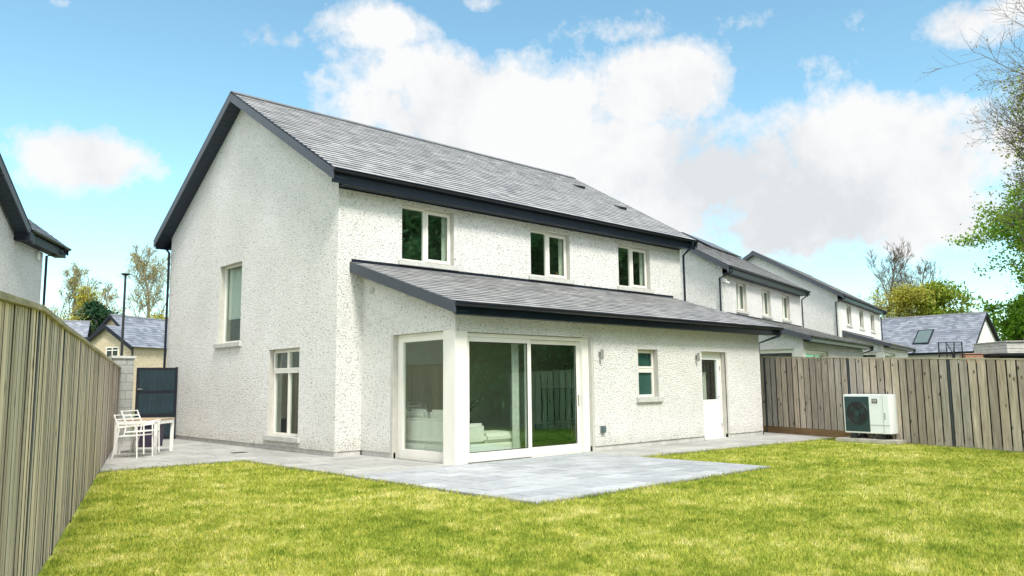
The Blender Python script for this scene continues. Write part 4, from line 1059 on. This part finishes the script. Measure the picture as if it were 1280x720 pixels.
for k in range(9): b.box(0, 3.4, -.01*(k % 2), 2, 1.65+k*.12, 1.65+k*.12+.112)
b.box(.05, 3.35, .05, 1.95, 0, 1.65); b.build('board_wall', 'boards', sh)
b = MB(); b.box(-.06, 3.46, -.06, 2.06, 2.73, 2.76); b.build('roof', 'boards', sh)
lt = thing('lean_to', 'low dark flat-roofed lean-to in front of the pale boarded shed', 'lean-to', (31.1, 8.6, 0), R(-43))
b = MB(); b.box(.15, 3.6, 0, .9, 0, 2.2); b.build('wall', 'black', lt); b = MB(); b.box(.05, 3.7, -.1, 1.0, 2.2, 2.30); b.build('roof', 'black', lt, bevel=.01)
rw = thing('brick_pillar', 'red brick wall top between the bungalow gable and the dark lean-to', 'wall', (31.0, 9.5, 0), R(-43))
b = MB(); b.box(0, .62, 0, .4, 0, 2.30); b.build('brickwork', 'redbrick', rw); b = MB(); b.box(-.03, .65, -.03, .43, 2.30, 2.335); b.build('coping', 'redbrick', rw)

# ---------------------------------------------------------------- trees
def tree(name, label, loc, H, RC, seed, bark='bark', leaf='leaf_g', leaves=8000, lsize=.12, levels=4, kids=(9, 6, 5, 4), trunk=.2, clear=.25, spread=.9, up=.35, leaf_lo=0., leaf_hi=1., leafspread=.35, cat='tree', twig=.006, group=None, extra=0, zmin=None, droop=0):
    root = thing(name, label, cat, loc, seed*1.7 % 6.28, group)
    r = random.Random(seed); segs = []; tips = []
    def branch(p, d, L, rad, lev):
        n = 4 if lev < 2 else 3; pts = [p.copy()]; rd = [rad]; q = p.copy(); dd = d.copy()
        for i in range(n):
            dd = (dd+Vector((r.gauss(0, .13), r.gauss(0, .13), r.gauss(0, .08)+up*.18-droop*.1*lev))).normalized(); q = q+dd*L/n
            pts.append(q.copy()); rd.append(max(twig*.6, rad*(1-(i+1)/n*.65)))
        segs.append((pts, rd, 7 if lev == 0 else (5 if lev < 2 else 3)))
        if lev >= levels:
            tips.extend(pts[1:]); return
        if lev >= levels-1: tips.extend(pts[2:])
        for k in range(kids[min(lev, len(kids)-1)]):
            t = (clear+(1-clear)*(k+.5)/kids[lev]) if lev == 0 else r.uniform(.2, 1)
            x = t*n; i = min(n-1, int(x)); P = pts[i].lerp(pts[i+1], x-i)
            tang = (pts[i+1]-pts[i]).normalized(); a = r.uniform(0, 2*PI) if lev else k*2.4+r.uniform(-.4, .4)
            side = tang.orthogonal().normalized(); side.rotate(Matrix.Rotation(a, 3, tang))
            ang = spread*(1-.35*t if lev == 0 else 1)*r.uniform(.6, 1.1)
            nd_ = (tang*math.cos(ang)+side*math.sin(ang)).normalized()
            if lev == 0:
                prof = math.sin(min(1, max(.12, (1-t)*1.25+.12))*PI*.52)
                l2 = RC*prof*r.uniform(.85, 1.15)/max(.5, math.sin(ang))*.72
            else: l2 = L*r.uniform(.38, .62)
            branch(P, nd_, l2, max(twig, rd[i]*(.5 if lev == 0 else .55)), lev+1)
    branch(Vector((0, 0, 0)), Vector((0, 0, 1)), H*.93, trunk, 0)
    mb = MB()
    for pts, rd, n in segs: mb.tube(pts, rd, n, caps=False)
    mb.build('trunk', bark, root, fix=False)
    if leaves:
        gg = np.random.default_rng(seed); T = np.array([tuple(t) for t in tips]); hz = T[:, 2]/H
        pw = np.clip((leaf_hi-hz)/.12, 0, 1)*np.clip((hz-leaf_lo)/.08, 0, 1)+1e-4; pw /= pw.sum()
        idx = gg.choice(len(T), leaves, p=pw); C = T[idx]+gg.normal(0, leafspread, (leaves, 3))*np.array([1, 1, .8])
        C = C[C[:, 2] > (zmin or .3)]; n = len(C)
        s = lsize*gg.uniform(.6, 1.35, n)
        u = gg.normal(0, 1, (n, 3)); u /= np.linalg.norm(u, axis=1)[:, None]; v = gg.normal(0, 1, (n, 3)); v = np.cross(u, v); v /= np.linalg.norm(v, axis=1)[:, None]
        V = np.stack([C-u*s[:, None], C-v*s[:, None]*.55, C+u*s[:, None], C+v*s[:, None]*.55], 1)
        o = np_mesh('crown', V, leaf, 4); o.parent = root
    return root

# big tree at the right edge: bare twigs above, fresh leaf below
tree('tall_tree', 'tall half-bare tree at the right edge, twiggy crown above and lime leaves lower down', (35.2, 6.5, 0), 16.4, 4.1, 21, leaf='leaf_bud', leaves=26000, lsize=.04, levels=4, kids=(44, 11, 8, 6), trunk=.28, clear=.22, spread=.95, up=.6, leafspread=.09, twig=.008, zmin=2)
tree('leafy_tree', 'lime-leaved spreading tree low at the right edge in front of the tall twiggy tree', (37.0, 6.7, 0), 14.6, 3.8, 22, leaf='leaf_lime', leaves=26000, lsize=.06, levels=3, kids=(24, 9, 6), trunk=.2, clear=.30, leafspread=.30, leaf_hi=.95)
tree('chestnut_tree', 'dense bright green broadleaf tree at the right edge behind the bungalow', (80, 13.2, 0), 20.5, 5.4, 23, leaf='leaf_g', leaves=80000, lsize=.15, levels=3, kids=(20, 9, 6), trunk=.25, clear=.12, leafspread=.38)
tree('round_tree', 'small rounded green tree showing over the bungalow roof', (99, 31.2, 0), 12.6, 3.8, 24, leaf='leaf_lime', leaves=14000, lsize=.2, levels=3, kids=(12, 7, 5), trunk=.2, leafspread=.4)
tree('round_tree', 'lower darker green tree between the round tree and the right edge trees', (88, 23.0, 0), 9.2, 3.2, 34, leaf='leaf_g', leaves=8000, lsize=.18, levels=3, kids=(12, 7, 5), trunk=.2, leafspread=.3)
tree('bare_tree', 'tall leafless grey tree rising behind the yellow bush beyond the third house', (96, 36.4, 0), 18.0, 4.0, 25, leaf='leaf_bud', leaves=900, lsize=.06, levels=4, kids=(11, 7, 5, 4), trunk=.2, spread=.7, up=.7, leafspread=.1, twig=.022)
tree('bare_tree', 'second shorter leafless tree behind the yellow bush to the right of the taller one', (99, 34.4, 0), 15.5, 3.6, 26, leaf='leaf_bud', leaves=600, lsize=.06, levels=4, kids=(10, 7, 5, 4), trunk=.2, spread=.7, up=.7, leafspread=.1, twig=.018)
tree('yellow_bush', 'golden yellow leafing tree to the right of the third house roof', (91, 35.4, 0), 11.8, 3.6, 27, leaf='leaf_y', leaves=11000, lsize=.12, levels=3, kids=(14, 7, 6), trunk=.2, leafspread=.35, up=.6, spread=.75)
# left background
tree('willow_tree', 'thin pale yellow leafing tree just right of the neighbour house downpipe', (23.0, 99, 0), 15.8, 3.2, 41, bark='bark_pale', leaf='leaf_pale', leaves=4200, lsize=.085, levels=4, kids=(12, 7, 5, 4), trunk=.2, spread=.7, up=.6, leafspread=.2, twig=.024)
tree('willow_tree', 'narrow yellow leafing tree left of the dark conifer', (22.6, 88.5, 0), 12.2, 2.0, 42, bark='bark_pale', leaf='leaf_y', leaves=4500, lsize=.10, levels=3, kids=(12, 7, 5), trunk=.15, spread=.6, up=.7, leafspread=.25, twig=.02)
tree('willow_tree', 'tall pale twiggy tree between the lamp post and the gable', (31.0, 92.5, 0), 17.0, 3.9, 43, bark='bark_pale', leaf='leaf_pale', leaves=4200, lsize=.085, levels=4, kids=(13, 7, 5, 4), trunk=.22, spread=.75, up=.6, leafspread=.2, twig=.024)
tree('willow_tree', 'faint bare pale tree directly behind the lamp post', (27.5, 96, 0), 13.8, 2.6, 44, bark='bark_pale', leaf='leaf_pale', leaves=1200, lsize=.085, levels=4, kids=(11, 6, 5, 4), trunk=.18, spread=.7, up=.6, leafspread=.2, twig=.022)
tree('conifer', 'dark green conifer behind the brick house chimney end', (24.9, 86, 0), 10.6, 2.7, 45, leaf='leaf_d', leaves=14000, lsize=.16, levels=3, kids=(26, 9, 4), trunk=.2, spread=1.35, up=.05, clear=.12, leafspread=.2)
for i, (x, y, h, rc, lf, lb) in enumerate(((20.2, 86, 8.2, 3.2, 'leaf_y', 'bright yellow-green shrub showing just above the left fence'), (23.2, 80, 7.4, 2.4, 'leaf_lime', 'lime green shrub left of the brick house gable'),
        (29.6, 86, 9.0, 3.6, 'leaf_y', 'yellow-green shrub above the brick house roof ridge'), (26.4, 82, 8.0, 2.3, 'leaf_g', 'mid green shrub beneath the conifer by the lamp post'), (33.6, 86, 9.2, 2.4, 'leaf_d', 'dark shrub next to the gable downpipe above the brick roof'))):
    tree('shrub', lb, (x, y, 0), h, rc, 50+i, leaf=lf, leaves=9000, lsize=.13, levels=3, kids=(13, 7, 5), trunk=.15, clear=.1, leafspread=.35, cat='shrub', group=None)
# tall trees at the bottom of the garden behind the camera, mirrored in the glazing
t0 = tree('garden_tree', 'tall dark broadleaf tree at the foot of the garden, mirrored in the window glass', (27, -9, 0), 13.0, 6.2, 61, leaf='leaf_b', leaves=42000, lsize=.22, levels=3, kids=(18, 8, 6), trunk=.3, clear=.05, leafspread=.45, group='trees mirrored in the glazing')
for i, (x, y, s, rz) in enumerate(((39, -10, 1.0, 1), (20, -9, 1.0, 2.2), (13, -12, .9, 3.1), (31, -11, 1.1, 4), (46, -12, 1.15, 5), (24, -15, 1.15, .5), (6, -15, .95, 5.5))):
    c = copy_tree(t0); c.location = (x, y, 0); c.scale = (s, s, s*(.9+.06*(i % 3))); c.rotation_euler.z = rz

hd = tree('laurel_bush', 'dense dark green laurel bush beyond the end of the right fence', (19.2, -.6, 0), 4.6, 2.4, 71, leaf='leaf_b', leaves=16000, lsize=.12, levels=3, kids=(16, 7, 5), trunk=.08, clear=.02, leafspread=.3, cat='bush', group='laurel bushes mirrored in the glazing')
for i, (x, y, s, rz) in enumerate(((17.9, -2.2, 1.0, 1.3), (16.8, -3.8, 1.1, 2.6), (15.0, -5.6, .95, 4.), (12.6, -6.6, 1.05, 5.2), (22.0, -2.6, 1.25, 3.3))):
    c = copy_tree(hd); c.location = (x, y, 0); c.scale = (s, s, s); c.rotation_euler.z = rz

# ---------------------------------------------------------------- camera
cam = bpy.data.cameras.new('camera'); co = bpy.data.objects.new('camera', cam); COL.objects.link(co)
f_px, yaw, pitch, roll = 978.4785, R(47.00254549), R(7.03088464), R(-0.63044959)
cam.sensor_width = 36; cam.lens = f_px/1280*36; cam.clip_end = 3000; cam.clip_start = .05
fw = Vector((math.cos(pitch)*math.cos(yaw), math.cos(pitch)*math.sin(yaw), math.sin(pitch)))
rt = Vector((math.sin(yaw), -math.cos(yaw), 0)); upv = rt.cross(fw)
r2 = math.cos(roll)*rt+math.sin(roll)*upv; u2 = -math.sin(roll)*rt+math.cos(roll)*upv
mw = Matrix.Identity(4)
for i in range(3): mw[i][0], mw[i][1], mw[i][2] = r2[i], u2[i], -fw[i]
mw[0][3], mw[1][3], mw[2][3] = 0, 0, 1.4
co.matrix_world = mw
scene.camera = co

# ---------------------------------------------------------------- light and sky
SUN_AZ, SUN_EL = R(253), R(52)       # direction TOWARDS the sun, azimuth from +X anticlockwise
sd = Vector((math.cos(SUN_EL)*math.cos(SUN_AZ), math.cos(SUN_EL)*math.sin(SUN_AZ), math.sin(SUN_EL)))
sl = bpy.data.lights.new('sun', 'SUN'); sl.energy = 2.4; sl.angle = R(13); sl.color = (1, .95, .87)
so_ = bpy.data.objects.new('sun', sl); COL.objects.link(so_); so_.rotation_euler = sd.to_track_quat('Z', 'Y').to_euler()
wd_ = bpy.data.worlds.new('World'); scene.world = wd_; wd_.use_nodes = True; nt = wd_.node_tree
bgn = nt.nodes['Background']; bgn.inputs['Strength'].default_value = .13
sky = nt.nodes.new('ShaderNodeTexSky'); sky.sky_type = 'NISHITA'; sky.sun_disc = False
sky.sun_elevation = SUN_EL; sky.sun_rotation = R(90)-SUN_AZ; sky.air_density = 1.0; sky.dust_density = .15; sky.ozone_density = 1.0
tc = nt.nodes.new('ShaderNodeTexCoord'); vec = tc.outputs['Generated']
sep = nt.nodes.new('ShaderNodeSeparateXYZ'); nt.links.new(vec, sep.inputs[0])
az = mth(nt, 'ARCTAN2', sep.outputs[1], sep.outputs[0]); el = mth(nt, 'ARCSINE', sep.outputs[2])
# drifting warp so cloud edges are ragged
wn = nt.nodes.new('ShaderNodeTexNoise'); wn.inputs['Scale'].default_value = 7; wn.inputs['Detail'].default_value = 9; wn.inputs['Roughness'].default_value = .62
nt.links.new(vec, wn.inputs['Vector']); n1 = wn.outputs['Fac']
n2 = noise(nt, vec, 3.2, 8, .6); n3 = noise(nt, vec, 16, 8, .65)
clouds = CLOUDS = [  # azimuth, elevation, half-width, half-height in degrees, weight
]
def px_dir(x, y):
    d = r2*((x-640)/f_px)-u2*((y-360)/f_px)+fw; d.normalize(); return math.atan2(d.y, d.x), math.asin(d.z)
def blob(x, y, rx, ry, w=1.0):
    a, e = px_dir(x, y); a2, _ = px_dir(x+rx, y); _, e2 = px_dir(x, y-ry); CLOUDS.append((a, e, abs(a2-a), abs(e2-e), w))
blob(620, 135, 215, 75); blob(820, 110, 120, 62); blob(560, 110, 130, 50, .9); blob(700, 200, 260, 75); blob(900, 235, 200, 75)
blob(1090, 205, 175, 85, 1.05); blob(1020, 275, 260, 45, .95); blob(104, 204, 74, 42, .95); blob(345, 45, 60, 30, .62); blob(470, 35, 85, 34, .6); blob(800, 38, 70, 30, .55)
blob(1230, 22, 110, 42, .8); blob(925, 28, 60, 26, .55); blob(75, 2, 20, 14, .55); blob(605, 5, 40, 18, .7); blob(560, 250, 200, 60, .6); blob(930, 305, 80, 25, .55); blob(1150, 290, 130, 35, .7)
dens = None
for a, e, ra, re, w in CLOUDS:
    u = mth(nt, 'DIVIDE', mth(nt, 'SUBTRACT', az, a), ra); v = mth(nt, 'DIVIDE', mth(nt, 'SUBTRACT', el, e), re)
    q = mth(nt, 'ADD', mth(nt, 'MULTIPLY', u, u), mth(nt, 'MULTIPLY', v, v))
    b_ = mth(nt, 'MULTIPLY', mth(nt, 'EXPONENT', mth(nt, 'MULTIPLY', q, -.75)), w)
    dens = b_ if dens is None else mth(nt, 'MAXIMUM', dens, b_)
# elsewhere in the sky (behind the camera) broken cloud too
fwd = nt.nodes.new('ShaderNodeVectorMath'); fwd.operation = 'DOT_PRODUCT'; nt.links.new(vec, fwd.inputs[0]); fwd.inputs[1].default_value = (math.cos(yaw), math.sin(yaw), 0)
away = ramp(nt, fwd.outputs['Value'], [(.40, (1, 1, 1)), (.70, (0, 0, 0))])
gen = mth(nt, 'MULTIPLY', away, mth(nt, 'MULTIPLY', mth(nt, 'SUBTRACT', n2, .15), 1.5))
dens = mth(nt, 'MAXIMUM', dens, gen)
tot = mth(nt, 'ADD', dens, mth(nt, 'ADD', mth(nt, 'MULTIPLY', mth(nt, 'SUBTRACT', n1, .5), 1.7), mth(nt, 'MULTIPLY', mth(nt, 'SUBTRACT', n3, .5), .8)))
mask = ramp(nt, tot, [(.38, (0, 0, 0)), (.50, (.45, .45, .45)), (.68, (1, 1, 1))])
# cloud brightness: sun-lit tops, greyer thick bases
shade = mth(nt, 'SUBTRACT', mth(nt, 'ADD', mth(nt, 'MULTIPLY', n2, 1.4), mth(nt, 'MULTIPLY', n1, 1.1)), .55)
ccol = ramp(nt, mth(nt, 'ADD', shade, mth(nt, 'MULTIPLY', el, .35)), [(.55, (3.25, 3.38, 3.5)), (.70, (3.72, 3.8, 3.88)), (.86, (4.1, 4.14, 4.16))])
skyc = mixc(nt, 1.0, sky.outputs[0], (.90, 1.13, .99), 'MULTIPLY')
# unseen cloud behind the camera, brightened as added fill for walls and fences
ccol = mixc(nt, 1.0, ccol, ramp(nt, fwd.outputs['Value'], [(.0, (2.9, 2.85, 2.75)), (.75, (1, 1, 1))]), 'MULTIPLY')
col = mixc(nt, mask, skyc, ccol); nt.links.new(col, bgn.inputs[0])

scene.view_settings.view_transform = 'Standard'; scene.view_settings.look = 'None'; scene.view_settings.gamma = 1
scene.view_settings.exposure = .86
scene.render.engine = 'CYCLES'
scene.cycles.max_bounces = 8; scene.cycles.transparent_max_bounces = 16
